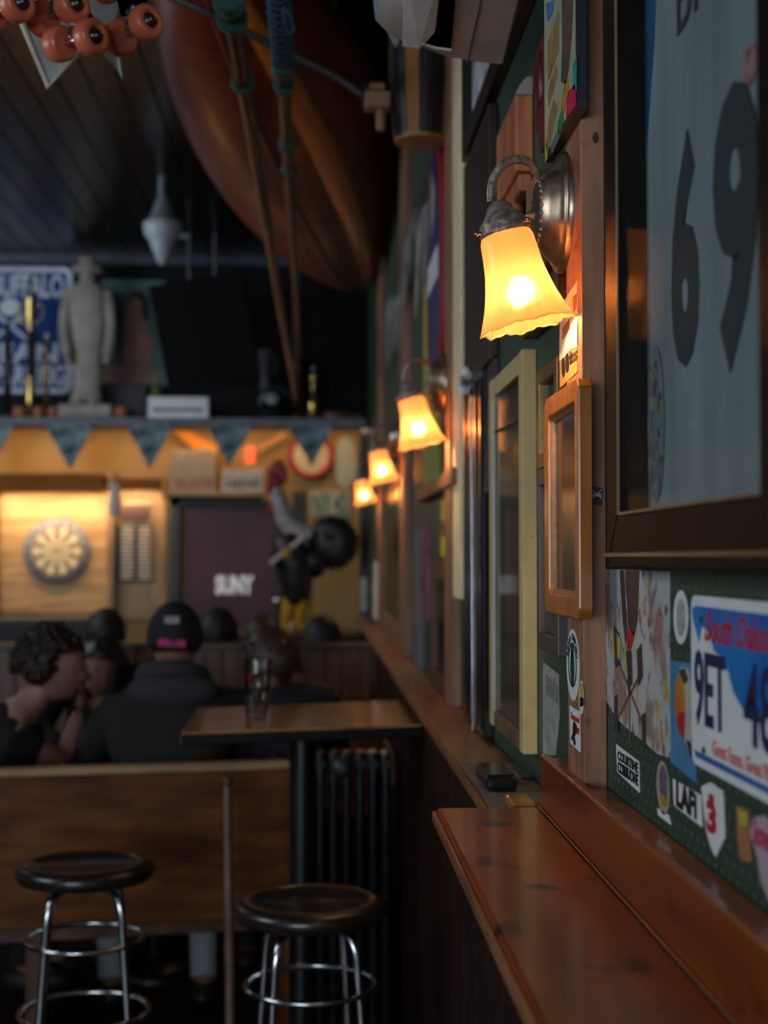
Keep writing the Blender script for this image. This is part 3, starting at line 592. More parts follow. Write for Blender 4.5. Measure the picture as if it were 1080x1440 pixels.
frame('narrow_purple_frame','narrow dark purple-brown framed panel left of the cream window','picture frame',2.86,2.955,W(690,690,.36).z,W(690,500,.36).z,.362,WX-.001,.03,mat('purple_brown_wood',(.05,.025,.03),.4),GL,mat('grey_print',(.10,.09,.11),.6))
# ---- large black framed picture high on the wall
t=frame('black_framed_poster','large black framed poster with blue and white streaks high on the wall','framed poster',2.32,3.36,E+.945,3.4,.350,WX-.001,.05,BLK,None,mat('blue_white_streaks',(.02,.06,.2),.5,c2=(.85,.85,.8),var=.1,scale=7,stretch=(1,5,1)))
# ---- black panelled cabinet with chrome strip
ya=P(0,0,2.80).y
t=thing('black_cabinet','tall narrow glossy black wall cabinet with a bright metal strip','cabinet',(WX,2.95,1.173))
q=MB(); q.box((.352,2.96,1.1735),(WX-.001,3.35,E+.40)); q.build('body',mat('gloss_black',(.008,.006,.006),.2,coat=.5),t,bevel=.004)
q=MB()
for yy in (2.97,3.06,3.17,3.27): q.box((.348,yy,1.19),(.3519,yy+.02,E+.38))
q.build('moulding',mat('gloss_black',(.008,.006,.006)),t,bevel=.0015)
q=MB(); q.tube([(.3455,3.10,1.176),(.346,3.12,E+.36)],.0015,10); q.build('metal_strip',CHROME,t)
q=MB(); q.tube(smooth([V((.350,3.33,E+.39)),V((.345,3.32,E+.42)),V((.340,3.20,E+.43)),V((.346,3.18,E+.41))]),.011,8); q.build('white_hook',WHITE,t)
q=MB(); q.box((.354,2.86,E+.403),(WX-.001,3.35,E+.93)); t=q.build('dark_wall_panel',wood('dark_brown_panel',(.012,.005,.003),(.03,.012,.007),'z'),bevel=.003); tag(t,'dark brown wooden panel above the tall black cabinet','panel')
# ---- cream pole, red batten
q=MB(); q.box((.352,3.42,E-.10),(WX-.001,3.60,3.6)); struct(q.build('trim_9',mat('cream_trim_paint',(.85,.72,.45),.5),bevel=.003))
q=MB(); q.box((.356,3.24,1.1735),(WX-.001,3.34,E-.0)); t=q.build('red_batten',mat('dark_red_paint',(.13,.012,.014),.45),bevel=.002); tag(t,'narrow dark red upright board beside the black cabinet','board')
# ---- oval blue and red sign, lettered strip
t=thing('oval_sign','tall narrow oval sign, blue with red rim and white band','sign',(WX,4.15,E+.66))
cy_,cz_=4.12,(W(618,365,.35).z)
q=MB(); q.prism([(.348,y,z_) for y,z_ in ell(cy_,cz_,.28,.41,40)],(.014,0,0)); q.build('red_board',mat('red_sign_paint',(.40,.02,.025),.4),t)
q=MB(); q.prism([(.3472,y,z_) for y,z_ in ell(cy_,cz_,.20,.36,40)],(-.002,0,0)); q.build('blue_face',mat('blue_sign_paint',(.012,.02,.16),.4,c2=(.06,.06,.14),scale=3),t)
q=MB(); q.prism([(.3448,y,z_) for y,z_ in rect(cy_-.17,cy_+.17,cz_-.05,cz_+.04)],(-.002,0,0)); q.build('white_band',WHITE,t)
t=thing('lettered_strip','narrow vertical black strip with white letters next to the cream trim','sign',(WX,3.68,E+.62))
q=MB(); q.box((.366,3.78,E+.62),(WX-.001,3.835,E+.86)); q.build('strip',BLK,t)
for i,ch in enumerate('RACE'): text(ch,(.3655,3.832,E+.80-i*.055),YN,.045,.042,WHITE,t,off=.03)
# ---- banners, signs, doors in the blurred distance
t=thing('yellow_banner','long vertical yellow and green banner behind the second lamp','banner',(WX,4.5,E+.22))
q=MB(); q.box((.365,4.20,E+.38),(WX-.001,4.74,E+.90)); q.build('yellow_cloth',mat('yellow_cloth',(.50,.40,.05),.7),t)
q=MB(); q.box((.3649,4.20,E+.20),(WX-.001,4.74,E+.379)); q.build('green_cloth',mat('yellow_green_cloth',(.26,.32,.06),.7),t)
q=MB(); q.box((.340,3.50,E+.185),(WX-.001,4.72,E+.225)); t=q.build('wooden_rail',wood('rail_wood',(.13,.05,.025),(.24,.11,.06),'y'),bevel=.004); tag(t,'horizontal brown wooden rail under the yellow banner','rail')
t=thing('yellow_sign','small bright yellow sign with black letters under the wooden rail','sign',(WX,3.95,E))
q=MB(); q.box((.366,3.84,E+.005),(WX-.001,4.12,E+.165)); q.build('sign_board',mat('bright_yellow',(.62,.55,.02),.5),t); text('PARK',(.3655,4.10,E+.06),YN,.22,.05,INK,t)
t=frame('brown_framed_panel','dark brown panelled frame standing on the sill below the yellow sign','framed panel',3.78,4.28,1.1735,E-.01,.350,WX-.001,.05,DWOOD,GL,mat('dark_print',(.02,.012,.012),.5,var=.5,scale=20))
q=MB(); q.box((.36,4.55,1.35),(WX-.001,4.80,E+.10)); t=q.build('pink_poster',mat('dull_pink_print',(.16,.03,.07),.6,c2=(.22,.10,.12),scale=12)); tag(t,'narrow dull pink printed poster beyond the brown frame','panel')
q=MB(); q.box((.358,4.85,1.1735),(WX-.001,5.15,E+.10)); t=q.build('grey_poster',mat('grey_panel',(.14,.15,.16),.6)); tag(t,'pale grey upright panel between the pink panel and the brown posts','panel')
t=frame('tall_wood_frame','tall brown framed glossy panel reflecting a lamp glow','framed panel',5.80,7.4,1.1735,E+.55,.352,WX-.001,.10,PB,GL,mat('brown_glossy',(.10,.045,.02),.25,coat=.5))
t=thing('white_thermostat','white upright rectangular plate on the wall beyond the wooden panels','wall plate',(WX,8.4,E-.3))
q=MB(); q.box((.352,8.1,E-.35),(WX-.001,8.6,E-.02)); q.build('plate',WHITE,t,bevel=.003); q=MB(); q.box((.347,8.3,E-.22),(.3515,8.4,E-.15)); q.build('switch',WHITE,t,bevel=.001)
# pale pennants strung high along the wall
cols=[(.34,.34,.30),(.25,.27,.27),(.38,.36,.30),(.22,.24,.22)]
for i in range(9):
    y0=3.95+i*.32; zz=E+1.10-.06*math.sin(i*1.3)
    q=MB(); q.prism([(.352,y0,zz+.08),(.345,y0+.26,zz+.06),(.338,y0+.17,zz-.16-.05*(i%3))],(.004,0,0))
    t=q.build('pennant',mat('pennant_cloth_%d'%(i%4),cols[i%4],.7,var=.4,scale=9)); tag(t,'pale cloth pennant strung high along the right wall, '+('nearest','second nearest','third nearest','fourth from the near end','middle one of nine','fourth from the far end','third from the far end','second from the far end','farthest')[i],'pennant','pale pennants along the right wall')
# ================================================================== far shelf and what stands on it
SY=9.55; SZ=P(200,587,SY).z
def pbox(px0,py0,px1,py1,y,d,m,name,parent=None,bevel=0):   # frontal box from a pixel rectangle at depth y, d thick
    a=P(px0,py0,y); b=P(px1,py1,y); q=MB(); q.box((a.x,y,b.z),(b.x,y+d,a.z)); return q.build(name,m,parent,bevel)
def pprism(pts,y,d,m,name,parent=None,bevel=0,mbf=None):
    q=MB(); q.prism([P(a,b,y) for a,b in pts],(0,d,0)); return q.build(name,m,parent,bevel)
def plathe(cx,rows,y,m,name,parent,n=20,rmul=1):   # rows of (py, half width in px): a turned shape on a vertical axis
    q=MB(); rr=[(max(S(r,y)*rmul,.0004),P(cx,py,y).z) for py,r in rows][::-1]; x_=P(cx,rows[0][0],y).x
    q.lathe([(r,z_) for r,z_ in rr],(x_,y,0),(0,0,1),n); return q.build(name,m,parent)
a=P(514,588,SY)
sh=thing('display_shelf','long grey-edged display shelf across the far wall above the dart alcove','shelf',(-1.4,SY+.3,SZ-.05))
q=MB(); q.box((-3.38,SY,SZ-.055),(a.x,FYU-.001,SZ)); q.build('shelf_board',mat('grey_shelf_cloth',(.14,.15,.17),.7,var=.2),sh,bevel=.004)
# pennant bunting
CAM=mat('camouflage_cloth',(.004,.016,.018),.8,spec=.2,c2=(.22,.30,.33),var=.2,scale=11,detail=3)
for i,(x0,x1,xt,yt) in enumerate(((-45,20,-12,660),(62,134,99,661),(176,244,211,661),(290,358,322,656),(403,471,438,656))):
    q=MB(); q.prism([P(x0,596,SY-.01),P(x1,596,SY-.01),P(xt,yt,SY-.012)],(0,.004,0)); t=q.build('bunting_pennant',CAM); tag(t,'camouflage triangular pennant on the far shelf edge, '+('cut by the left picture edge','above the dartboard','above the score rack','above the boxes over the door','rightmost, before the round sign')[i],'pennant','camouflage bunting under the far shelf')
# hockey parking sign
t=thing('hockey_sign','blue white-bordered sign reading BUFFALO with crossed swords emblem','sign',(P(40,550,10).x,FYU-.01,P(40,555,10).z))
yy=FYU-.03; c0=P(-22,555,yy); c1=P(104,374,yy)
def frr(x0,x1,z0,z1,r,y): return [(a,y,b) for a,b in rrect(x0,x1,z0,z1,r)]
SBL=mat('royal_blue_enamel',(.003,.05,.25),.6,spec=.2)
q=MB(); q.prism(frr(c0.x,c1.x,c0.z,c1.z,.07,yy),(0,.012,0)); q.build('sign_plate',SBL,t)
q=MB(); bw=.035
o1=frr(c0.x+.012,c1.x-.012,c0.z+.012,c1.z-.012,.06,yy-.002); i1=frr(c0.x+.012+bw,c1.x-.012-bw,c0.z+.012+bw,c1.z-.012-bw,.03,yy-.002)
for i in range(len(o1)): j=(i+1)%len(o1); q.prism([o1[i],o1[j],i1[j],i1[i]],(0,-.002,0))
SW_=mat('sign_white',(.7,.76,.85),.7,spec=.2); q.build('white_border',SW_,t)
def ptext(s,px0,py1,px1,py0,y,m,parent,off=.02,**k):
    a=P(px0,py1,y); b=P(px1,py0,y); return text(s,a,(1,0,0),b.x-a.x,b.z-a.z,m,parent,off=off,ext=.002,**k)
ptext('BUFFALO',-12,418,90,386,yy-.004,SW_,t,.03); ptext('FAN',0,510,82,483,yy-.004,SW_,t,.03); ptext('PARKING',-8,542,92,514,yy-.004,SW_,t,.03)
q=MB(); cc=P(14,432,yy-.004); q.prism([(cc.x+.075*math.cos(a),yy-.004,cc.z+.06*math.sin(a)) for a in [2*math.pi*i/24 for i in range(24)]],(0,-.003,0)); q.build('emblem_disc',SW_,t)
q=MB()
for s_ in (1,-1):
    q.prism([P(14-s_*26,476,yy-.005),P(14-s_*22,479,yy-.005),P(14+s_*26,440,yy-.005),P(14+s_*23,436,yy-.005)],(0,-.003,0))
q.build('crossed_swords',SW_,t)
# trophies
yt=9.75
t=thing('tall_trophy','tall gold cup trophy on a dark column in front of the blue sign','trophy',P(42,586,yt))
plathe(42,[(585,10),(578,9),(572,5),(560,7),(545,6),(530,5)],yt,GOLD,'base',t); plathe(44,[(530,6),(470,6),(466,4)],yt,BLKM,'column',t)
plathe(42,[(466,3),(460,4),(455,5),(440,8),(425,9),(421,9.5)],yt,GOLD,'cup',t)
q=MB()
for s_ in (1,-1): q.tube(smooth([P(42+s_*8,428,yt),P(42+s_*19,430,yt),P(42+s_*18,448,yt),P(42+s_*6,455,yt)]),.006,6)
q.build('handle',GOLD,t); plathe(43,[(421,3),(412,4),(404,3),(398,5),(394,2)],yt,mat('dull_silver',(.2,.2,.2),.4,1),'figure',t)
t=thing('black_trophy','black column trophy at the far left of the far shelf','trophy',P(10,586,yt+.05)); plathe(10,[(585,11),(578,10),(574,6),(480,5),(476,9),(470,3)],yt+.05,BLK,'column',t); plathe(10,[(470,3),(462,5),(454,2)],yt+.05,BLK,'finial',t)
t=thing('brass_rod_trophy','thin brass column trophy with small silver knob beside the stone statue','trophy',P(65,586,yt-.02)); plathe(65,[(585,8),(578,8),(574,4),(482,3.2),(480,5)],yt-.02,mat('dull_brass',(.25,.16,.06),.4,1),'column',t); plathe(67,[(480,3),(472,5.5),(464,4),(460,1)],yt-.02,mat('dull_silver',(.2,.2,.2)),'knob',t)
for i,(cx,r) in enumerate(((27,10),(54,8),(74,7),(170,10))):
    t=thing('clay_pot','small orange clay pot on the far shelf, '+('left of the tall trophy','between the two brass trophies','at the left foot of the statue','right of the statue')[i],'pot',P(cx,587,9.62),'small orange clay pots on the far shelf'); plathe(cx,[(587,r*.6),(582,r),(575,r*.95),(572,r*.7)],9.62,mat('orange_clay',(.35,.13,.06),.6),'pot_body',t)
# statue of a standing man in a brimmed hat
ys=9.72; STN=mat('pale_stone',(.32,.29,.25),.8,var=.2,scale=9,bump=.3)
t=thing('stone_statue','pale stone statue of a standing man in wide brimmed hat on a block base','statue',P(122,586,ys))
pbox(81,568,156,586,ys-.16,.32,STN,'plinth',t,.01)
q=MB()
x_=P(123,400,ys).x
rows=[(568,24,14),(556,21,13),(545,19,12),(520,20,13),(500,22,14),(480,24,15),(455,25,17),(430,28,18),(412,28,17),(404,22,14),(398,12,10),(390,9,9)]
vs=[];n=24;fs=[]
for py,rx,ry in rows:
    zz=P(123,py,ys).z
    for k in range(n): a=2*math.pi*k/n; vs.append((x_+S(rx,ys)*math.cos(a),ys+S(ry,ys)*math.sin(a),zz))
for j in range(len(rows)-1):
    for k in range(n): k2=(k+1)%n; fs.append((j*n+k,j*n+k2,(j+1)*n+k2,(j+1)*n+k))
fs.append(list(range(n))[::-1]); fs.append([(len(rows)-1)*n+k for k in range(n)]); q.add(vs,fs,0,True)
for s_ in (1,-1):
    q.tube(smooth([P(123+s_*28,412,ys),P(123+s_*33,440,ys-.03),P(123+s_*33,470,ys-.06),P(123+s_*28,500,ys-.10)]),S(7.5,ys),10)
    q.ball(P(123+s_*27,506,ys-.1),S(6,ys),10,8)
    q.ball(P(123+s_*10,566,ys-.10),(S(9,ys),.10,S(5,ys)),10,6)
q.build('figure',STN,t)
q=MB(); q.ball(P(123,388,ys),(S(11,ys),S(11,ys),S(14,ys)),18,14,fn=lambda p,d:p+V((0,-.012*max(0,-d.y)**6,0))); q.ball(P(123,390,ys-.055),(.008,.012,.014),8,6); q.build('head',STN,t)
plathe(123,[(385,13),(384,24),(377,23),(375,14),(369,13),(363,11),(360,5)],ys,STN,'hat',t)
# picture of a seated woman on teal ground
t=thing('pinup_painting','painting of a seated figure in pink on a teal ground behind the statue','painting',P(180,545,10))
yy=FYU-.04; pprism([(143,393),(232,395),(240,542),(140,542)],yy,.02,mat('teal_canvas',(.08,.16,.14),.7,var=.2,scale=6),'canvas',t)
PK=mat('dusty_pink_paint',(.34,.16,.14),.7,var=.15)
pprism([(172,450),(182,430),(195,430),(205,455),(215,480),(214,530),(168,530),(170,490)],yy-.006,.005,PK,'painted_torso',t); pprism([(180,425),(186,415),(196,414),(202,428),(196,442),(185,440)],yy-.010,.003,PK,'painted_face',t)
pprism([(178,428),(183,412),(196,408),(208,420),(209,452),(202,446),(199,424),(188,418)],yy-.014,.003,mat('dark_hair_paint',(.02,.018,.018),.7),'painted_hair',t); pprism([(145,520),(170,505),(216,508),(220,538),(144,538)],yy-.010,.003,mat('tan_paint',(.22,.12,.09),.7),'painted_skirt',t)
q=MB(); a=P(146,541,9.98); b=P(208,586,9.98); q.box((a.x,9.9,SZ+.001),(b.x,10.08,a.z)); t=q.build('black_case',mat('black_case_cloth',(.012,.012,.014),.6),bevel=.008); tag(t,'low black case on the shelf under the seated figure painting','case')
# green and white boxed radio
yy=9.66; t=thing('white_radio','small white and green striped box on the shelf below the television','box',P(250,586,yy)); a=P(208,558,yy); b=P(293,587,yy)
q=MB(); q.box((a.x,yy,SZ+.001),(b.x,yy+.1,a.z)); q.build('case',WHITE,t,.006)
q=MB(); q.box((a.x+.03,yy-.003,SZ+.05),(b.x-.03,yy-.0005,SZ+.075)); q.build('green_stripe',mat('grass_green_print',(.03,.16,.07),.5),t)
t=thing('pale_green_bottle','small green-gold bottle beside the striped box','bottle',P(220,558,9.85)); plathe(220,[(587,9),(560,9),(548,8),(540,3.5),(530,3.5),(528,4)],9.85,mat('olive_bottle',(.12,.13,.03),.25),'bottle_body',t)
# television hung from the ceiling, tipped
yy=9.25; TVM=mat('matte_black_tv',(.004,.004,.004),.7,spec=.1)
t=thing('television','large black flat television hung tilted from the ceiling above the shelf','television',P(285,540,yy))
q=MB(); q.prism([P(208,402,yy),P(345,380,yy),P(366,528,yy+.02),P(236,546,yy+.02)],(0,.07,0)); q.build('casing',TVM,t,.012)
q=MB(); q.prism([P(214,407,yy-.004),P(341,387,yy-.004),P(360,523,yy+.016),P(240,539,yy+.016)],(0,.003,0)); q.build('screen',TVM,t)
q=MB()
for px in (266,302): q.tube([P(px,330,yy+.10),P(px,395,yy+.10)],.012,8)
q.box(P(255,395,yy+.072),P(312,440,yy+.12)); q.build('mount',mat('grey_mount',(.12,.12,.13),.4,.8),t)
q=MB()
for px in (266,302): q.tube([P(px,330,yy+.10),V((P(px,330,yy).x,yy+.10,3.699))],.009,8)
q.build('ceiling_rod',mat('grey_mount',(.12,.12,.13)),t)
# telephone-like black machine, brass objects
yy=9.7; t=thing('vintage_telephone','black vintage telephone with pale dial on the far shelf','telephone',P(385,587,yy))
plathe(384,[(586.5,26),(582,25),(572,20),(562,13),(556,8)],yy,BLK,'body',t); q=MB(); q.lathe([(.045,0),(.045,.01),(.02,.014)],P(383,562,yy)+V((0,-.075,0)),(0,-1,.4),18); q.build('dial',mat('pale_dial',(.25,.3,.32),.3),t)
q=MB(); q.tube(smooth([P(362,556,yy),P(370,546,yy),P(398,546,yy),P(406,556,yy)]),.014,8); q.build('handset',BLK,t)
yy=9.98; t=thing('enamel_pitcher','pale blue-grey enamel pitcher leaning behind the black telephone','pitcher',P(373,545,yy)); plathe(373,[(587,9),(560,9),(530,7),(510,9),(492,11)],yy,mat('grey_blue_enamel',(.16,.19,.23),.4),'pitcher_body',t); q=MB(); q.tube(smooth([P(382,500,yy),P(391,510,yy),P(382,528,yy)]),.008,6); q.build('handle',mat('grey_blue_enamel',(.16,.19,.23)),t)
yy=9.75; t=thing('brass_shell','tall brass shell casing on the far shelf','brass shell',P(416,587,yy)); plathe(417,[(587,10),(583,10),(582,8.5),(512,8),(500,6),(496,3)],yy,mat('dull_brass',(.25,.16,.06)),'casing',t)
t=thing('brass_candlestick','small turned brass candlestick near the right end of the far shelf','candlestick',P(440,587,yy)); plathe(440,[(587,10),(582,9),(576,7),(571,8),(565,8),(559,5),(552,4),(545,3),(538,5),(530,7),(524,6),(521,2)],yy,GOLD,'stem',t); plathe(440,[(521,2),(516,2)],yy,WHITE,'candle',t)
t=thing('lying_bottle','brown bottle lying on its side at the right end of the far shelf','bottle',P(480,587,yy)); q=MB(); q.lathe([(.004,-.13),(.035,-.125),(.037,.02),(.016,.06),(.014,.12),(.017,.125)],(P(480,580,yy).x,yy,SZ+.0385),(1,0,0),16); q.build('bottle_body',mat('brown_bottle',(.07,.03,.015),.25),t)
# ================================================================== dart alcove under the shelf
yy=FY
t=thing('dart_cabinet','lit pine dart alcove with brown header board on the far wall','dart alcove',(P(80,860,yy).x,yy-.02,P(80,860,yy).z))
q=MB(); zt_=P(80,695,yy).z; zb_=P(80,862,yy).z; nb=4
for i in range(nb):
    z0=zb_+(zt_-zb_)*i/nb; z1=zb_+(zt_-zb_)*(i+1)/nb-.004; bx('plank',(P(4,0,yy).x,yy-.03,z0),(P(158,0,yy).x,yy-.001,z1),TANW,t,bevel=.003)
BW=wood('header_wood',(.20,.065,.013),(.30,.11,.025),'x',.8,spec=.1)
bx('header_board',(P(-2,0,yy).x,yy-.25,P(0,692,yy-.25).z),(P(148,0,yy-.25).x,yy-.225,P(0,665,yy-.25).z),BW,t,.004)
bx('top_board',(P(-2,0,yy).x,yy-.2249,P(0,667,yy-.25).z-.02),(P(148,0,yy-.25).x,yy-.001,P(0,667,yy-.25).z),BW,t)
bx('side_post',(P(155,0,yy-.1).x,yy-.12,P(0,872,yy).z),(P(165,0,yy-.1).x,yy-.001,P(0,665,yy).z),wood('pine_post',(.30,.16,.06),(.45,.26,.11),'z'),t,.004)
bx('side_post',(P(-8,0,yy-.1).x,yy-.12,P(0,872,yy).z),(P(2,0,yy-.1).x,yy-.001,P(0,665,yy).z),mat('dark_green_paint',(.01,.03,.025),.5),t,.004)
al=area('dart_cabinet_tube_lamp',(P(75,0,yy).x,yy-.20,P(0,694,yy-.2).z-.005),(P(75,0,yy).x,yy-.06,P(0,790,yy).z),.9,.05,7,(1,.72,.42))
area('under_shelf_added_fill',(-1.2,9.59,2.42),(-1.2,9.85,1.6),3.6,.06,7,(1,.66,.34))  # added warm fill, out of sight behind the pennants, lights the tan wall
# dartboard
yd=yy-.05; dc=P(80,775,yd); t=thing('dartboard','round dartboard with cream and dark segments on pine boards','dartboard',(dc.x,yd,dc.z-.23))
q=MB(); q.lathe([(.226,-.045),(.226,0),(.001,0)],dc,(0,-1,0),48,cap=(True,False)); q.build('rim',mat('grey_blue_sisal',(.20,.20,.22),.8,var=.2),t)
q=MB(); q2=MB(); q3=MB(); 
def ring(q,r0,r1,a0,a1,y,n=2):
    for k in range(n):
        b0=a0+(a1-a0)*k/n; b1=a0+(a1-a0)*(k+1)/n
        q.prism([(dc.x+r*math.sin(b),y,dc.z+r*math.cos(b)) for r,b in ((r0,b0),(r1,b0),(r1,b1),(r0,b1))],(0,-.001,0))
y_=yd-.0005
for i in range(20):
    a0=math.radians(i*18-9); a1=a0+math.radians(18)
    for r0,r1 in ((.016,.099),(.107,.162)): ring(q if i%2 else q2,r0,r1,a0,a1,y_)
    for r0,r1 in ((.099,.107),(.162,.170)): ring(q3,r0,r1,a0,a1,y_)
q.build('cream_segments',mat('cream_sisal',(.72,.60,.40),.8),t); q2.build('tan_segments',mat('faded_dark_sisal',(.30,.22,.14),.8),t); q3.build('double_treble_rings',mat('red_green_sisal',(.30,.08,.05),.8,c2=(.12,.25,.10),scale=8),t)
q=MB(); q.lathe([(.016,-.001),(.016,.003),(.001,.0032)],V((dc.x,y_,dc.z)),(0,-1,0),16,cap=(True,False)); q.build('bullseye',mat('red_green_sisal',(.3,.08,.05)),t)
NUM=mat('number_white',(.5,.5,.5),.5)
for i,nm in enumerate((20,1,18,4,13,6,10,15,2,17,3,19,7,16,8,11,14,9,12,5)):
    a=math.radians(18*i); c_=V((dc.x+.197*math.sin(a),yd-.001,dc.z+.197*math.cos(a))); w_=.018 if nm<10 else .032
    text(str(nm),c_-V((w_/2,0,.012)),(1,0,0),w_,.024,NUM,t,name='number',ext=.001)
# dart score cabinet
area('score_rack_added_fill',(P(198,0,yy).x,yy-.16,P(0,690,yy-.2).z),(P(198,0,yy).x,yy-.03,P(0,790,yy).z),.3,.04,1.6,(1,.72,.42))  # added light behind the header board, brightens the pegs and pine panel
t=thing('dart_score_rack','dart scoring rack with two columns of pale pegs beside the dartboard','score rack',(P(193,815,yy).x,yy-.01,P(193,817,yy).z))
bx('backboard',(P(162,0,yy).x,yy-.02,P(0,872,yy).z),(P(237,0,yy).x,yy-.001,P(0,672,yy).z),wood('pine_panel',(.36,.19,.07),(.5,.29,.12),'z'),t)
bx('header_board',(P(172,0,yy).x,yy-.22,P(0,690,yy-.2).z+.004),(P(236,0,yy).x,yy-.2,P(0,672,yy-.2).z),BW,t,.003); bx('rack_body',(P(168,0,yy).x,yy-.06,P(0,817,yy).z),(P(216,0,yy).x,yy-.0205,P(0,737,yy).z),mat('dark_rack',(.03,.022,.02),.5),t,.004)
PG=mat('pale_peg',(.55,.45,.36),.5)
for i in range(13):
    for x0,x1 in ((171,188),(195,212)):
        a=P(x0,741+i*5.8,yy-.06); b=P(x1,744.6+i*5.8,yy-.06); bx('peg',(a.x,yy-.078,b.z),(b.x,yy-.0605,a.z),PG,t)
bx('flight_holder',(P(176,0,yy).x,yy-.07,P(0,731,yy).z),(P(212,0,yy).x,yy-.0205,P(0,715,yy).z),mat('plum_holder',(.09,.045,.045),.5),t,.003)
for i in range(6):
    for py in (708,735):
        q=MB(); c_=P(177+i*6.5,py,yy-.05); q.ball(c_,(.011,.011,.018),8,6); q.build('dart_flight',PG,t)
t=thing('pale_jug','white glazed jug hung at the corner between dartboard and score rack','jug',P(163,730,yy)); plathe(161,[(728,6),(722,8),(712,10),(700,9),(690,7),(682,9),(680,9)],yy-.30,mat('white_glaze',(.6,.52,.42),.3),'jug_body',t); q=MB(); q.box(P(158,692,yy-.262),P(163,700,yy-.121)); q.build('hook',BLK,t)
# door with SUNY lettering
dk=mat('dark_green_frame',(.03,.04,.035),.5)
dr=MB(); a=P(262,712,yy); b=P(388,900,yy); 
d=struct(bx('door_1',(a.x,yy-.04,P(0,1200,yy).z if False else .8),(b.x,yy-.002,a.z),mat('maroon_door_paint',(.085,.022,.028),.5,var=.2,scale=3),bevel=.004))
ORG[d]=d.location.copy()
q=MB(); 
q.box((P(243,0,yy).x,yy-.07,.8),(P(258,0,yy).x,yy-.001,P(0,700,yy).z)); q.box((P(243,0,yy).x,yy-.07,P(0,712,yy).z+.001),(P(395,0,yy).x,yy-.001,P(0,700,yy).z)); q.box((b.x+.002,yy-.07,.8),(P(398,0,yy).x,yy-.001,P(0,712,yy).z)); struct(q.build('trim_10',dk,bevel=.005))
lt=thing('door_lettering','white glowing SUNY letters on the maroon door','lettering',P(328,837,yy-.04))
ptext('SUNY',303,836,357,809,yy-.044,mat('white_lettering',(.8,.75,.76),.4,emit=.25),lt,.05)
q=MB(); q.ball(P(390,845,yy-.08),.03,12,8); 
q.build('door_knob',CHROME,d)
# bits above the door
def fsign(name,label,px0,py0,px1,py1,m,dd=.03,txt=None,tm=None,cat='sign',y=None):
    y=yy-.04 if y is None else y; t=thing(name,label,cat,P((px0+px1)/2,py1,y)); pbox(px0,py0,px1,py1,y,dd,m,'board',t,.003)
    if txt:
        for i,s_ in enumerate(txt):
            h=(py1-py0)/len(txt); ptext(s_,px0+4,py0+h*(i+1)-3,px1-4,py0+h*i+3,y-.001,tm,t)
    return t
sy2=P(0,690,yy-.25).z
q=MB(); q.box((P(236,0,yy).x,yy-.27,sy2-.035),(P(376,0,yy).x,yy-.001,sy2)); t=q.build('small_shelf',wood('pine_shelf',(.4,.22,.09),(.55,.34,.15),'x'),bevel=.004); tag(t,'short pine shelf above the maroon door','shelf')
CD=mat('pale_cardboard',(.50,.34,.20),.7)
def sbox(name,label,px0,py0,px1,m,txt,tm,cat='box',d=.1):
    y=yy-.22; t=thing(name,label,cat,(P((px0+px1)/2,0,y).x,y,sy2)); a=P(px0,py0,y); b=P(px1,0,y); q=MB(); q.box((a.x,y,sy2+.001),(b.x,y+d,a.z)); q.build('box_body',m,t,.003)
    ptext(txt,px0+6,686,px1-6,674,y-.002,tm,t)
sbox('pink_print_box','pale cardboard box with red print on the shelf above the door',240,632,305,CD,'SLICE',mat('dull_red_print',(.45,.12,.08),.6))
sbox('white_print_box','white box with grey print on the shelf right of the pale cardboard box',312,660,372,mat('warm_white_card',(.55,.48,.38),.7),'HEINE',mat('grey_print2',(.15,.16,.14),.6))
q=MB(); q.prism([P(242,606,yy-.1),P(266,606,yy-.1),P(306,628,yy-.1),P(306,646,yy-.1),P(280,636,yy-.1)],(0,.03,0)); t=q.build('orange_pennant',mat('orange_felt',(.65,.22,.01),.7)); tag(t,'bright orange felt pennant pinned above the pale cardboard box','pennant')
q=MB(); q.prism([P(352,634,yy-.1),P(400,606,yy-.1),P(404,614,yy-.1),P(360,640,yy-.1)],(0,.03,0)); t=q.build('wooden_bat',mat('orange_brown_wood',(.40,.18,.05),.5),bevel=.005); tag(t,'slanting orange-brown wooden bat above the white box','bat')
t=fsign('red_indicator','small glowing red-orange indicator light above the door',345,628,358,652,mat('glowing_red_lens',(1,.12,.03),.5,emit=.8),cat='indicator light',y=yy-.15)
# round red sign, oval plate, plates
t=thing('round_sign','round cream sign with thick red rim behind the rightmost pennant','sign',P(437,672,yy)); cc=P(437,641,yy-.03)
q=MB(); q.lathe([(S(32,yy),0),(S(32,yy),.015)],cc,(0,-1,0),36); q.build('disc',mat('cream_disc',(.5,.38,.2),.6),t); q=MB(); q.torus(cc+V((0,-.017,0)),S(29,yy),S(4.5,yy),(0,1,0),36,6); q.build('red_rim',mat('red_rim',(.35,.03,.02),.5),t)
t=thing('oval_plate','pale oval plate on the far wall left of the lamps','plate',P(487,688,yy)); cc=P(486,650,yy-.02); q=MB(); q.prism([(cc.x+S(16,yy)*math.cos(a),cc.y,cc.z+S(37,yy)*math.sin(a)) for a in [2*math.pi*i/28 for i in range(28)]],(0,.018,0)); q.build('plate_body',mat('pale_cream_enamel',(.42,.40,.28),.5),t)
fsign('green_letter_plate','pale plate with green letters on the yellow wall above the rooster tail',436,690,492,726,mat('pale_plate',(.45,.42,.28),.5),.01,['NY 42'],mat('green_letters',(.03,.16,.08),.5),'licence plate',yy-.02)
fsign('dark_square_sign','small dark green square sign behind the rooster neck',412,690,430,740,mat('dark_green_frame',(.03,.04,.035)),.01,y=yy-.02)
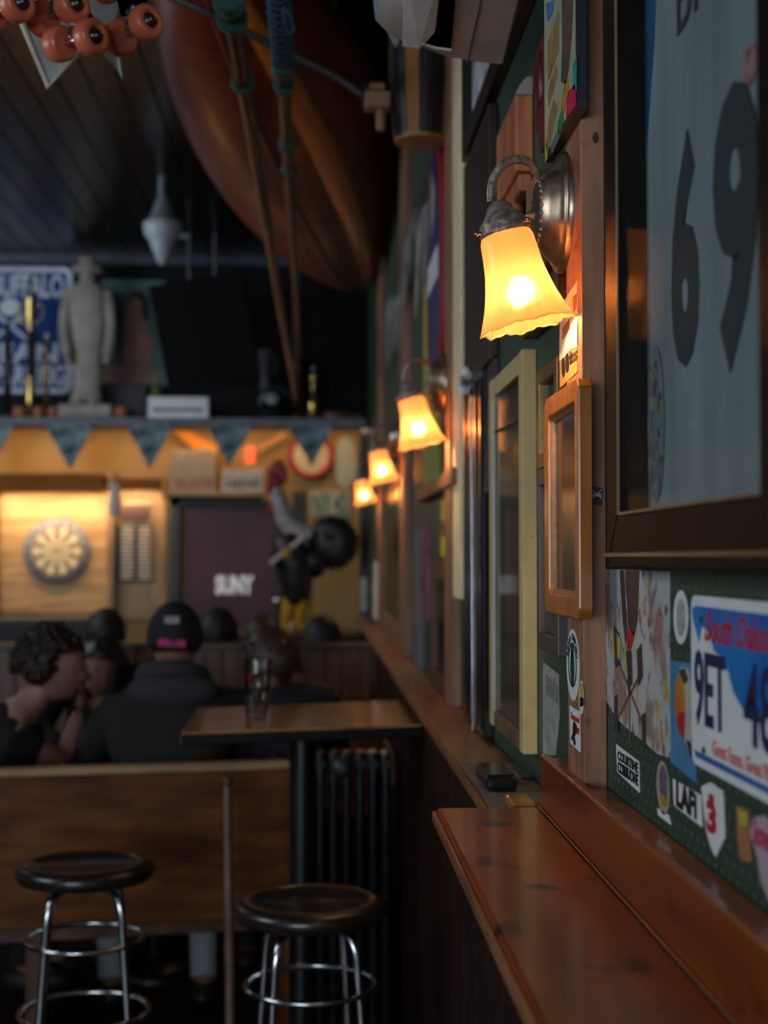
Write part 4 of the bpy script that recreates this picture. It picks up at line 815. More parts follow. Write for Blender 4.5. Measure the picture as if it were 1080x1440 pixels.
fsign('yellow_poster','plain ochre poster on the far wall right of the door',404,735,436,890,mat('ochre_poster',(.40,.26,.10),.6),.008,cat='poster',y=yy-.02)
fsign('white_post','bright narrow white strip on the black corner column',507,812,516,860,mat('pale_teal_white',(.4,.46,.42),.4),.01,cat='strip',y=yy-.27)
fsign('white_post_low','short bright strip low on the black corner column',507,868,516,888,mat('pale_teal_white',(.4,.46,.42)),.01,cat='strip',y=yy-.27)
# ================================================================== rooster statue
yr=8.3; RB=mat('black_rooster_paint',(.010,.009,.009),.45,var=.3,scale=12,bump=.5); RR=mat('red_comb_paint',(.22,.006,.012),.4); RW=mat('white_grey_feather_paint',(.30,.29,.29),.6,var=.3,scale=30,bump=.4); RY=mat('yellow_leg_paint',(.42,.24,.01),.45)
cnt=thing('dark_counter','dark wooden counter behind the booths carrying the rooster','counter',(0,yr,0)); ct=P(415,890,yr).z
q=MB(); q.box((-.9,yr-.12,0),(.26,yr+.35,ct-.04)); q.build('body',mat('dark_counter_wood',(.02,.01,.007),.5),cnt); q=MB(); q.box((-.93,yr-.18,ct-.04),(.265,yr+.38,ct)); q.build('worktop',mat('dark_counter_top',(.03,.018,.012),.35),cnt,.005)
t=thing('rooster_statue','large painted rooster waiter statue, black body, red comb, yellow legs','statue',P(415,890,yr))
def blob(q,px,py,rx,ry,dep,y=yr,n=18,m=12,fn=None): q.ball(P(px,py,y),(S(rx,y),dep,S(ry,y)),n,m,fn=fn)
q=MB()
rows=[(400,752,20,.09),(408,775,26,.11),(412,795,27,.12),(416,815,24,.11),(417,835,19,.09),(416,850,14,.07)]
q.tube(smooth([P(a,b,yr) for a,b,_,_ in rows],2),[S(r_,yr) for r_ in (18,26,27,24,19,13)],14)
q.build('body',RB,t)
q=MB(); q.ball(P(467,763,yr+.02),(S(35,yr),.08,S(37,yr)),32,20,fn=lambda p,d:p*(1+.05*math.sin(9*math.atan2(d.z,d.x)))); q.ball(P(440,790,yr+.02),(S(22,yr),.09,S(24,yr)),18,12)
for k in range(13):
    an=math.radians(-75+k*17); c_=P(467,763,yr-.04); q.tube(smooth([c_,c_+V((math.cos(an)*.08,-.02,math.sin(an)*.08)),c_+V((math.cos(an-.3)*.15,.02,math.sin(an-.3)*.155))]),[.022,.018],6)
q.build('tail',RB,t)
q=MB(); q.tube(smooth([P(392,700,yr),P(398,725,yr),P(412,745,yr),P(436,756,yr)],2),[S(11,yr),S(14,yr),S(17,yr)],12); blob(q,391,698,12,13,.05); q.build('neck',RW,t)
q=MB()
for a,b,rx,ry in ((380,668,5,12),(387,662,6,15),(394,660,6,15),(399,668,5,14),(388,678,12,8)): blob(q,a,b,rx,ry,.018,n=12,m=8)
q.build('comb',RR,t)
q=MB(); blob(q,384,715,7,11,.03); blob(q,379,690,4,8,.03); q.build('wattle',RR,t)
q=MB(); q.lathe([(S(6,yr),0),(S(4,yr),.03),(.002,.06)],P(383,700,yr),(-1,-.2,-.1),10); q.build('beak',RY,t)
q=MB(); blob(q,390,694,2,2.4,.008,yr-.045,8,6); q.build('eye',INK,t)
for dx in (0,17):
    q=MB(); q.tube([P(405+dx+3,842,yr-.02*dx/17),P(404+dx*1.1,866,yr),P(402+dx*1.2,884,yr)],[S(11,yr),S(9,yr),S(7,yr)],10)
    for an in (-.7,-.1,.5): q.tube([P(402+dx*1.2,884,yr),P(402+dx*1.2,887.5,yr)+V((math.sin(an)*.09,-.08*math.cos(an),-.004))],[.03,.015],8)
    q.build('leg',RY,t)
q=MB(); q.prism([P(378,790,yr-.14),P(426,752,yr-.14),P(430,757,yr-.14),P(382,795,yr-.14)],(0,.12,0)); q.build('tray',mat('white_red_tray',(.45,.38,.36),.4),t,.004)
q=MB(); blob(q,403,778,7,9,.03,yr-.17); q.tube([P(403,778,yr-.15),P(412,790,yr-.03)],.02,8); q.build('wing_hand',RY,t)
q=MB(); q.ball(P(412,868,yr-.09),(.03,.02,.035),12,8); t2=q.build('small_ornament',mat('peach_ceramic',(.45,.22,.14),.4)); 
t2.location.z=ct+.001; tag(t2,'small peach round ornament between the rooster feet','ornament')
# ================================================================== things hung from the ceiling
CZ=3.699
def hang(p,name='hanging_wire',parent=None,r=.002):
    q=MB(); q.tube([p,(p[0],p[1],CZ)],r,6); return q.build(name,mat('wire_grey',(.08,.08,.08),.5,.5),parent)
# red canoe
HUL=mat('red_brown_canoe_varnish',(.12,.006,.003),.42,coat=.2,c2=(.18,.014,.005),scale=3,var=.2)
STREAK=mat('painted_lamp_streak',(.75,.19,.01),.3,coat=.5)  # warm lamp highlight on the varnish, put into the colour
c0=P(268,8,4.2); c1=P(500,447,8.6)
t=thing('red_canoe','long red-brown varnished canoe hung upside under the dark ceiling','canoe',(c0+c1)/2)
ax=(c1-c0); L=ax.length; axn=ax.normalized(); sd=axn.cross(V((0,0,1))).normalized(); upv=sd.cross(axn)
def hullp(s_,a): # s 0..1 along, a -1..1 around from one gunwale over the keel to the other
    wd=.43*(math.sin(math.pi*min(1,max(0,.02+.96*s_)))**.62); dp=.36*(math.sin(math.pi*min(1,max(.0,.03+.94*s_)))**.35)
    th=a*math.pi/2
    return c0+ax*s_+sd*(wd*math.sin(th)*(1 if abs(a)<.99 else 1))+upv*(-dp*math.cos(th)**.8+.36*0+.34)
q=MB(); NS,NA=40,22; vs=[];fs=[];
for i in range(NS+1):
    for j in range(NA+1): vs.append(hullp(i/NS,-1+2*j/NA))
for i in range(NS):
    for j in range(NA): k=i*(NA+1)+j; fs.append((k,k+1,k+NA+2,k+NA+1))
q.add(vs,fs,0,True); ob=q.build('hull',HUL,t); so=ob.modifiers.new('s','SOLIDIFY'); so.thickness=.012
q=MB(); q.tube([hullp(i/30,.02)-upv*.012 for i in range(31)],.014,8); q.build('keel',HUL,t)
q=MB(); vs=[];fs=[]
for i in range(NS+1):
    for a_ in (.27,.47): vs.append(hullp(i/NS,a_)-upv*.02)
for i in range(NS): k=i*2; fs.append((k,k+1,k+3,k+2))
q.add(vs,fs,0,True); ob=q.build('hull_highlight_streak',STREAK,t); so=ob.modifiers.new('s','SOLIDIFY'); so.thickness=.004  # orange strip along the hull stands for the lamp highlight
for s_ in (-1,1):
    q=MB(); q.tube([hullp(i/30,s_*.999) for i in range(31)],.016,8); q.build('gunwale',DWOODY,t)
for s_ in (.2,.8):
    for a_ in (-.999,.999): p=hullp(s_,a_); hang(p,'hanging_wire',t,.004)
# two long poles
PM=mat('tarnished_brass_pole',(.035,.038,.03),.3,.9,c2=(.09,.05,.018),scale=6,var=.3); TR=mat('teal_band',(.05,.13,.13),.4,.4)
def pole(label,pa,pb,r0,bands):
    t=thing('long_pole',label,'pole',(V(pa)+V(pb))/2,None); pa,pb=V(pa),V(pb); q=MB(); q.tube([pa,pa.lerp(pb,.5),pb],[r0,r0*.85,r0*.7],16); q.build('tube',PM,t)
    d=(pb-pa).normalized()
    for s_,r,l in bands:
        c_=pa.lerp(pb,s_); q=MB(); q.lathe([(r*.9,-l/2),(r,-l*.3),(r,l*.3),(r*.9,l/2)],c_,d,20); q.build('band',TR,t)
    for s_ in (.08,.92):
        hang(pa.lerp(pb,s_)+V((0,0,r0)),'hanging_wire',t,.003)
    return t
pole('left of two long brass poles with a teal end ring, hung lengthwise',P(321,-6,3.02),P(416,560,9.0),.021,((.004,.036,.05),(.02,.036,.03),(.085,.03,.02),(.3,.022,.03)))
pp_=pole('right of two long brass poles, with blue cord and teal collar',P(389,-60,3.0),P(421,500,8.4),.019,((.12,.031,.06),(.145,.028,.02),(.24,.026,.07),(.29,.026,.015)))
# blue cord wrapped on the right pole
BC=mat('blue_cord',(.02,.07,.13),.7); a=P(385,-40,3.05); b=P(392,70,3.35)
pts=[]; 
for i in range(90):
    s_=i/89; c_=P(389,-60,3.0).lerp(P(421,500,8.4),.0+.11*s_); pts.append(c_+V((.027*math.cos(i*1.1),0,.027*math.sin(i*1.1))))
q=MB(); q.tube(pts,.0045,6); q.tube(smooth([P(398,10,3.2),P(408,20,3.2),P(414,42,3.22),P(408,50,3.22),P(401,40,3.22),P(399,14,3.2)]),.004,6); q.build('blue_cord',BC,pp_)
# curved grey bar (scythe shaft)
t=thing('curved_bar','thin curved grey-brown bar crossing in front of the canoe','bar',P(400,90,4.0))
q=MB(); pts=smooth([P(200,-20,3.9),P(270,8,3.9),P(340,42,3.95),P(410,78,4.0),P(470,105,4.0),P(512,136,4.0)]); q.tube(pts,.012,10); q.build('shaft',mat('grey_brown_bar',(.07,.06,.06),.4,.5),t); hang(pts[len(pts)//2]+V((0,0,.012)),parent=t)
q=MB(); q.box(P(508,128,4.02),P(520,140,3.96)); q.build('end_ferrule',BLK,t)
# striped barrel with wooden crank
yb_=3.8; cx=592; t=thing('striped_barrel','black and orange striped hanging barrel with tan wooden crank bracket','barrel',P(cx,205,yb_))
xc=P(cx,0,yb_).x; zb0=P(cx,197,yb_).z; OS=wood('orange_stave',(.26,.10,.015),(.36,.16,.03),'z',.4); BS=mat('black_stave',(.010,.010,.013),.35)
NSV=14
def rad(h): return .074+.014*math.sin(math.pi*h)
for i in range(NSV):
    a0=2*math.pi*i/NSV+.1; a1=a0+2*math.pi/NSV-.02; q=MB(); vs=[]; fs=[]; H=.42; nh=6
    for j in range(nh+1):
        h=j/nh; r=rad(h*.9)
        for a_,rr in ((a0,r),((a0+a1)/2,r),(a1,r),(a1,r-.006),(a0,r-.006)): vs.append((xc+rr*math.cos(a_),yb_+rr*math.sin(a_),zb0+h*H))
    for j in range(nh):
        for k in range(5): k2=(k+1)%5; fs.append((j*5+k,j*5+k2,(j+1)*5+k2,(j+1)*5+k))
    fs.append((4,3,2,1,0)); fs.append(tuple(nh*5+k for k in range(5))); q.add(vs,fs); q.build('stave',OS if i%3==0 else BS,t)
q=MB(); q.lathe([(.0700,-.004),(.0735,.0),(.0735,.010),(.0725,.012)],(xc,yb_,zb0-.004),(0,0,1),28,cap=(True,True)); q.build('bottom_rim',OS,t)
q=MB(); q.box(P(513,126,yb_-.03),P(548,160,yb_+.03)); q.build('crank_bracket',wood('tan_block',(.26,.13,.07),(.36,.2,.11),'x'),t,.006)
q=MB(); q.lathe([(.012,-.03),(.014,0),(.012,.03)],P(535,168,yb_),(0,0,1),12); q.build('crank_peg',mat('tan_peg',(.3,.15,.08),.5),t); q=MB(); q.lathe([(.012,-.02),(.012,.02)],P(530,122,yb_),(1,0,0),10); q.build('crank_peg',mat('tan_peg',(.3,.15,.08),.5),t)
for s_ in (-1,1): hang((xc+s_*.06,yb_,zb0+.42),parent=t)
# white model boat
WH=mat('worn_white_hull',(.58,.55,.52),.5,var=.1,scale=9,wear=((.2,.19,.18),25,.7)); t=thing('model_boat','white painted model boat hull with black slot hung upside high at the wall','model boat',P(650,80,2.3))
zz=P(700,90,2.39).z
pa,pb,pc,pd=Z(590,66,zz),Z(707,91,zz),Z(746,-60,zz),Z(604,-60,zz)
q=MB(); q.prism([pa,Z(622,78,zz),Z(662,87,zz),pb,pc,pd],(0,0,.02)); q.build('bottom_panel',WH,t,.003)
q=MB(); q.tube([Z(657,88,zz-.001),Z(690,-60,zz-.001)],.0013,6); q.build('seam',mat('seam_grey',(.12,.11,.10),.6),t)
q=MB(); e=[Z(590,66,zz),Z(604,-60,zz)]; vs=[]; 
prof_=[(0,0),(-.010,.004),(-.025,.02),(-.045,.045),(-.056,.075),(-.062,.11)]
for (dx,dz) in prof_: vs+= [e[0]+V((dx*1.1,.004*dz*9,dz*.45)), e[1]+V((dx*1.1,0,dz*.45))]
q.add(vs,[(2*i,2*i+1,2*i+3,2*i+2) for i in range(len(prof_)-1)],0,True); ob=q.build('side_shell',WH,t); so=ob.modifiers.new('s','SOLIDIFY'); so.thickness=.004
q=MB(); q.prism([Z(597,62,zz-.003),Z(612,66,zz-.003),Z(634,69,zz-.003),Z(645,-50,zz-.003),Z(625,-50,zz-.003),Z(614,40,zz-.003)],(0,0,-.003)); q.build('black_slot',mat('dull_black_slot',(.004,.004,.004),.9,spec=0),t)
q=MB(); q.tube(smooth([Z(595,61,zz-.007),Z(610,67,zz-.007),Z(634,70,zz-.007)]),.0025,8); q.build('slot_rim',mat('bright_white_enamel',(.75,.8,.8),.3),t)
q=MB(); q.prism([Z(566,62,zz+.01),Z(590,66,zz-.004),Z(612,42,zz-.006),Z(622,-50,zz-.006),Z(570,-50,zz+.01)],(0,0,-.004)); q.build('fin_panel',WH,t,.001)
q=MB(); vs=[P(525,-10,2.33),P(528,22,2.36),P(545,40,2.37),P(556,62,2.38),P(562,62,2.38),P(566,-10,2.33)]; q.prism(vs,(0,.02,0)); q.build('outer_fin',mat('blue_white_hull',(.28,.31,.34),.4),t,.003)
q=MB(); q.prism([P(541,27,2.325),P(557,28,2.325),P(556,46,2.325)],(0,-.002,0)); q.build('fin_edge_light',mat('bright_white_enamel',(.75,.8,.8)),t)
hang((pb.x-.03,pb.y-.05,zz+.02),parent=t); hang((pa.x+.01,pa.y-.05,zz+.02),parent=t)
# white bell fixture
yw=8.0; t=thing('bell_fixture','white bell-shaped ceiling fixture with pointed bottom near the far wall','ceiling fixture',P(228,372,yw)); WF=mat('cool_white_enamel',(.30,.34,.37),.4)
plathe(229,[(372,3),(366,9),(350,15),(338,20),(330,26),(320,28),(314,27)],yw,WF,'bowl',t); plathe(229,[(314,24),(305,18),(290,12),(276,7)],yw,mat('cool_grey_enamel',(.14,.16,.18),.5),'neck',t)
q=MB(); q.lathe([(.012,0),(.02,.03),(.012,.05)],P(252,332,yw),(1,0,0),10); q.build('side_knob',WF,t); q=MB(); x_=P(229,0,yw).x; q.tube([(x_,yw,P(229,277,yw).z),(x_,yw,CZ)],.02,8); q.build('stem',mat('cool_grey_enamel',(.14,.16,.18)),t)
# white star ornament and roller skates
ysr=2.75; t=thing('star_ornament','white five-pointed star ornament with cream edge behind the skates','star ornament',P(70,125,ysr))
c_=(95,-20)
pts=[(26,20),(68,124),(110,75),(140,62),(172,112),(160,30),(190,-40),(120,-60),(80,-110),(50,-60),(-10,-50)]
q=MB(); q.prism([P(a,b,ysr) for a,b in pts],(0,.012,0)); q.build('star_board',mat('star_white',(.42,.44,.42),.5),t,.002)
q=MB(); q.tube([P(26,20,ysr-.004),P(68,122,ysr-.004),P(110,75,ysr-.004)],.006,8); q.tube([P(140,62,ysr-.004),P(171,110,ysr-.004),P(160,30,ysr-.004)],.004,8); q.build('edge_trim',mat('cream_star_edge',(.50,.48,.36),.4),t); hang(P(80,-100,ysr+.006),parent=t)
OW=mat('orange_polyurethane',(.50,.10,.045),.35,c2=(.58,.14,.07)); DM=mat('dark_truck_metal',(.03,.03,.035),.35,.8)
def skate(label,axles,ys_):
    t=thing('roller_skate',label,'roller skate',P(axles[0][0][0],axles[0][0][1],ys_),'roller skates hung upside by the ceiling at the upper left')
    for (a,b) in axles:
        pa,pb=P(*a,ys_+.03),P(*b,ys_-.02); d=(pb-pa).normalized()
        q=MB(); q.tube([pa,pb],.006,8); q.build('axle',CHROME,t)
        for c_,sg in ((pa,-1),(pb,1)):
            q=MB(); q.lathe([(.0265,-.016),(.030,-.012),(.031,0),(.030,.012),(.0265,.016),(.017,.0165),(.015,.012),(.008,.012)],c_,d*sg,28,cap=(True,True)); w1=q.build('wheel',OW,t)
            q=MB(); q.lathe([(.013,.0),(.013,.014),(.006,.015),(.006,.02),(.001,.021)],c_,d*sg,14,cap=(True,False)); q.build('hub',mat('bearing_metal',(.08,.07,.07),.3,.9),w1)
        m_=(pa+pb)/2; q=MB(); q.lathe([(.014,0),(.016,.012),(.012,.02),(.016,.028),(.014,.04)],m_,(0.1,0,1),14); q.build('truck_cushion',CHROME,t)
    m0=(P(*axles[0][0],ys_)+P(*axles[0][1],ys_))/2; m1=(P(*axles[1][0],ys_)+P(*axles[1][1],ys_))/2
    d=(m1-m0); q=MB(); w_=V((.025,.0,0)); up=V((0,0,.042))
    q.hexa([m0-d*.2-w_+up,m0-d*.2+w_+up,m1+d*.2+w_+up,m1+d*.2-w_+up]+[p+V((0,0,.008)) for p in (m0-d*.2-w_+up,m0-d*.2+w_+up,m1+d*.2+w_+up,m1+d*.2-w_+up)]); q.build('sole_plate',DM,t)
    q=MB(); mm=(m0+m1)/2+V((0,0,.052)); L=d.length*.85+.04
    q.ball(mm+V((0,0,.045)),(.045,L,.045),16,10); q.tube([mm+d*.3+V((0,0,.05)),mm+d*.35+V((0,0,.19))],[.045,.042],16); q.build('boot',mat('grey_leather_boot',(.16,.15,.15),.5),t); hang(mm+d*.35+V((0,0,.19)),'lace',t,.003)
    return t
skate('orange-wheeled roller skate in the middle of the hanging skates',(((60,26),(101,8)),((84,62),(128,52))),2.42)
skate('orange-wheeled roller skate on the right of the hanging skates',(((168,54),(205,32)),((150,-20),(187,-38))),2.46)
skate('orange-wheeled roller skate on the left, mostly cut by the frame edge',(((-18,24),(24,6)),((-30,-30),(10,-48))),2.40)
# ================================================================== furniture
# bar stools
def stool(label,x,y):
    t=thing('bar_stool',label,'bar stool',(x,y,0),'round bar stools in front of the bench'); sz=.777
    q=MB(); q.lathe([(.150,-.045),(.168,-.040),(.175,-.028),(.175,-.014),(.168,-.004),(.150,0),(.132,-.001),(.126,-.005),(.001,-.003)],(x,y,sz),(0,0,1),44,cap=(True,False)); q.build('seat',mat('black_stool_vinyl',(.016,.012,.010),.32,coat=.3),t)
    q=MB(); q.lathe([(.151,.0005),(.148,.002),(.136,.002),(.133,-.0005)],(x,y,sz),(0,0,1),44,cap=(False,False)); q.build('seat_ring',mat('worn_brown_ring',(.10,.045,.02),.3,coat=.3,var=.4,scale=8),t)
    q=MB(); q.lathe([(.07,-.065),(.075,-.046)],(x,y,sz),(0,0,1),20); q.build('seat_plate',BLK,t)
    for k in range(4):
        a=math.radians(45+90*k+8); d=V((math.cos(a),math.sin(a),0)); c=V((x,y,0))
        pts=smooth([c+d*.03+V((0,0,sz-.058)),c+d*.10+V((0,0,sz-.060)),c+d*.128+V((0,0,sz-.10)),c+d*.135+V((0,0,sz-.20)),c+d*.152+V((0,0,.40)),c+d*.178+V((0,0,.012))],3)
        q=MB(); q.tube(pts,.0095,10); lg_=q.build('leg',CHROME,t); q=MB(); q.lathe([(.013,0),(.014,.02),(.0105,.03)],c+d*.178+V((0,0,.0005)),(0,0,1),12); q.build('rubber_foot',BLKM,lg_)
    for rr,zz,rt in ((.147,.585,.0065),(.162,.40,.0085)):
        q=MB(); q.torus((x,y,zz),rr,rt); q.build('ring',CHROME,t)
    return t
a=Z(120,1212,.777); stool('round black bar stool with chrome legs at the left, in front of the wooden bench',a.x,a.y)
a=Z(437,1264,.777); stool('nearer round bar stool with brown-rimmed seat, below the high table',a.x,a.y)
# high table
TZ=1.11
tf=[Z(255,1030,TZ),Z(601,1018,TZ),Z(584,984,TZ),Z(277,996,TZ)]
tf[1].x=min(tf[1].x,.285); tf[2].x=min(tf[2].x,.285)
ctr=sum(tf,V((0,0,0)))/4
t=thing('high_table','square high pedestal table with brown top and black edge against the wall','table',(P(426,0,ctr.y).x,ctr.y,0))
TT=wood('table_top_laminate',(.34,.15,.055),(.48,.25,.10),'x',.22,coat=1)
q=MB(); q.prism([p-V((0,0,.006)) for p in tf],(0,0,.006)); q.build('top_surface',TT,t)
q=MB(); q.prism([p+(p-ctr)*.012-V((0,0,.034)) for p in tf],(0,0,.0275)); q.build('edge_band',BLK,t,bevel=.004)
px_=P(427,0,ctr.y).x
q=MB(); q.lathe([(.22,0.001),(.22,.015),(.06,.04),(.045,.06)],(px_,ctr.y,0),(0,0,1),28); q.build('base',BLK,t)
q=MB(); q.tube([(px_,ctr.y,.05),(px_,ctr.y,TZ-.04)],.036,18); q.build('pedestal',BLK,t); q=MB(); q.box((px_-.14,ctr.y-.14,TZ-.046),(px_+.14,ctr.y+.14,TZ-.0345)); q.build('top_plate',BLK,t)
# pint glass
g=Z(362,1012,TZ); t=thing('pint_glass','empty pint glass with dark straws standing on the high table','glass',g)
q=MB(); q.lathe([(.001,.001),(.030,.001),(.031,.004),(.036,.08),(.041,.165),(.0405,.167),(.039,.165),(.034,.08),(.029,.012),(.001,.012)],g,(0,0,1),32,cap=(False,False)); q.build('glass_body',glass('thin_pint_glass',(.95,.97,.97),.02,.85),t)
q=MB(); q.tube([g+V((-.018,.005,.014)),g+V((.03,.0,.16)),],.003,8); q.tube([g+V((.01,.01,.014)),g+V((-.036,.0,.19))],.003,8); q.build('straw',BLK,t)
q=MB(); q.ball(g+V((-.022,-.015,.115)),(.009,.009,.012),10,8); q.build('red_garnish',mat('red_garnish',(.35,.01,.015),.4),t)
# bench (booth back seen from behind)
BZ=.92; b0=Z(-60,1083.5,BZ); b1=Z(408,1070,BZ); d=(b1-b0).normalized(); nb_=V((-d.y,d.x,0)); b0=b0-d*1.0
t=thing('booth_bench','long oak booth bench seen from behind with a pale top rail','bench',((b0+b1)/2).xy.to_3d())
OAK=wood('oak_bench_back',(.075,.019,.003),(.175,.055,.009),'x',.5,coat=0,spec=.25,scale=7,bump=.2)
def bb(u0,u1,n0,n1,z0,z1,m,nm,bevel=.003):
    q=MB(); L=(b1-b0).length; f=lambda u,n,z: b0+d*u+nb_*n+V((0,0,z-BZ)); q.hexa([f(u0,n0,z0),f(u1,n0,z0),f(u1,n1,z0),f(u0,n1,z0),f(u0,n0,z1),f(u1,n0,z1),f(u1,n1,z1),f(u0,n1,z1)]); return q.build(nm,m,t,bevel)
Lb=(b1-b0).length
bb(0,Lb-.012,.006,.035,.44,BZ-.027,OAK,'back_panel'); bb(0,Lb,-.004,.05,BZ-.026,BZ,wood('oak_rail',(.30,.17,.08),(.42,.25,.13),'x',.4),'top_rail',.006)
bb(Lb-.011,Lb,.0,.42,.0,BZ-.027,OAK,'end_panel'); bb(0,Lb-.012,.036,.45,.44,.47,DWOODY,'seat'); bb(0,Lb-.012,.012,.03,.40,.438,DWOODY,'lower_rail')
for u_ in (.1,1.2): bb(u_,u_+.06,.02,.40,0,.399,DWOOD,'support')
# walking stick leaning on the bench
tp=P(320,1106,4.22); bt=P(325,1588,3.9); bt.z=.0
bp_=V((P(327,1440,3.95).x,3.92,0.0))
t=thing('wooden_stick','slender brown wooden stick with a round knob leaning on the bench back','stick',bp_)
q=MB(); q.tube([bp_+V((0,0,.012)),bp_.lerp(tp,.6),tp],[.015,.014,.012],12); q.build('shaft',wood('stick_wood',(.10,.05,.04),(.17,.09,.07),'z',.4),t); q=MB(); q.ball(tp+V((0,0,.014)),.017,12,8); q.build('knob',DWOOD,t); q=MB(); q.lathe([(.016,0),(.017,.02)],bp_+V((0,0,.0005)),(0,0,1),10); q.build('rubber_tip',BLKM,t)
# radiator
yr_=4.75; RM=mat('black_iron',(.010,.011,.013),.4,.3,var=.3); xs=[P(p,0,yr_).x for p in (452,470,488,506,524,541)]
t=thing('radiator','black cast iron column radiator under the high table by the wall','radiator',(xs[3],yr_,0)); zt=P(0,1062,yr_).z
for x_ in xs:
    q=MB()
    for dy in (-.05,.05): q.tube(smooth([V((x_,yr_+dy,.0)),V((x_,yr_+dy,.1)),V((x_,yr_+dy,zt-.05)),V((x_,yr_+dy*.6,zt))],2),.0165,8)
    q.tube([(x_,yr_-.06,zt-.03),(x_,yr_+.06,zt-.03)],.0165,8); q.tube([(x_,yr_-.06,.14),(x_,yr_+.06,.14)],.0165,8); q.build('column',RM,t)
q=MB(); q.lathe([(.012,-.05),(.034,-.04),(.038,-.015),(.034,0)],P(480,1076,yr_-.10)+V((0,-.02,0)),(0,1,0),20); q.tube([P(480,1076,yr_-.10),P(480,1076,yr_-.03)],.012,8); q.build('valve',mat('blue_grey_valve',(.05,.065,.075),.4,.4),t)
q=MB(); q.tube(smooth([P(541,1040,yr_),P(552,1060,yr_),P(553,1100,yr_),P(545,1120,yr_)]),.014,8); q.build('pipe',mat('brown_copper_pipe',(.12,.07,.04),.4,.6),t)
# dark booth table and far booth partition
t=thing('booth_table','dark booth table that the seated group leans on','table',(-1.0,5.45,0)); q=MB(); q.box((-1.75,5.15,.70),(-.28,5.75,.74)); q.build('tabletop',mat('dark_table',(.03,.015,.01),.35),t,.006)
for x_ in (-1.4,-.6): q=MB(); q.tube([(x_,5.45,.02),(x_,5.45,.70)],.03,12); q.lathe([(.2,0.001),(.2,.02),(.04,.05)],(x_,5.45,0),(0,0,1),20); q.build('pedestal',BLK,t)
yp=6.55; zt=P(0,905,yp).z; t=thing('far_booth','reddish-brown beadboard booth partition behind the seated group','booth partition',(-1.0,yp,0))
BD=wood('reddish_beadboard',(.085,.030,.016),(.16,.06,.032),'z',.4)
x_=-2.6; xe=.268
while x_<xe-.02:
    x2=min(x_+.078,xe); q=MB(); q.box((x_,yp,.1),(x2-.006,yp+.018,zt-.03)); q.build('board',BD,t,.002); x_+=.078
q=MB(); q.box((-2.6,yp-.02,zt-.029),(xe,yp+.07,zt)); q.build('top_rail',wood('dark_rail',(.04,.018,.012),(.09,.045,.03),'x',.35),t,.005); q=MB(); q.box((-2.6,yp+.0185,.0),(xe,yp+.05,zt-.03)); q.build('back_panel',DWOOD,t)
q=MB(); q.box((-2.6,yp-.48,.42),(xe,yp-.001,.47)); q.build('seat',DWOOD,t,.01); q=MB(); q.box((-2.6,yp-.44,.0),(xe,yp-.02,.4199)); q.build('seat_base',BLKM,t)
# dark leather seat back far left under the dartboard
q=MB(); a=P(-60,868,8.9); b=P(165,868,8.9); q.box((a.x,8.9,0),(b.x,9.05,a.z)); t=q.build('padded_seat_back',mat('black_vinyl',(.012,.010,.010),.5),bevel=.03); tag(t,'black padded seat back below the dartboard','seat back')
# ================================================================== people
SKIN=mat('skin',(.26,.13,.09),.55,var=.06,c2=(.30,.15,.10),scale=12); SKIN2=mat('skin_rosy',(.29,.135,.105),.55,var=.06)
def skin(name,js,edges,m,parent,root=0,levels=2,smoothf=True):
    """js: list of (pos,(rx,ry)|r) ; a continuous surface grown by a Skin modifier"""
    me=bpy.data.meshes.new(name); po=ORG[parent]; me.from_pydata([V(p)-po for p,_ in js],edges,[]); me.materials.append(m)
    ob=bpy.data.objects.new(name,me); col.objects.link(ob); ob.parent=parent; ORG[ob]=po
    sk=ob.modifiers.new('skin','SKIN'); sk.use_smooth_shade=True
    sv=me.skin_vertices[0].data if len(me.skin_vertices) else None
    if sv is None:
        with bpy.context.temp_override(object=ob,active_object=ob): bpy.ops.mesh.customdata_skin_add()
        sv=me.skin_vertices[0].data
    for i,(_,r) in enumerate(js):
        sv[i].radius=r if isinstance(r,tuple) else (r,r); sv[i].use_root=(i==root)
    s=ob.modifiers.new('sub','SUBSURF'); s.levels=s.render_levels=levels; return ob
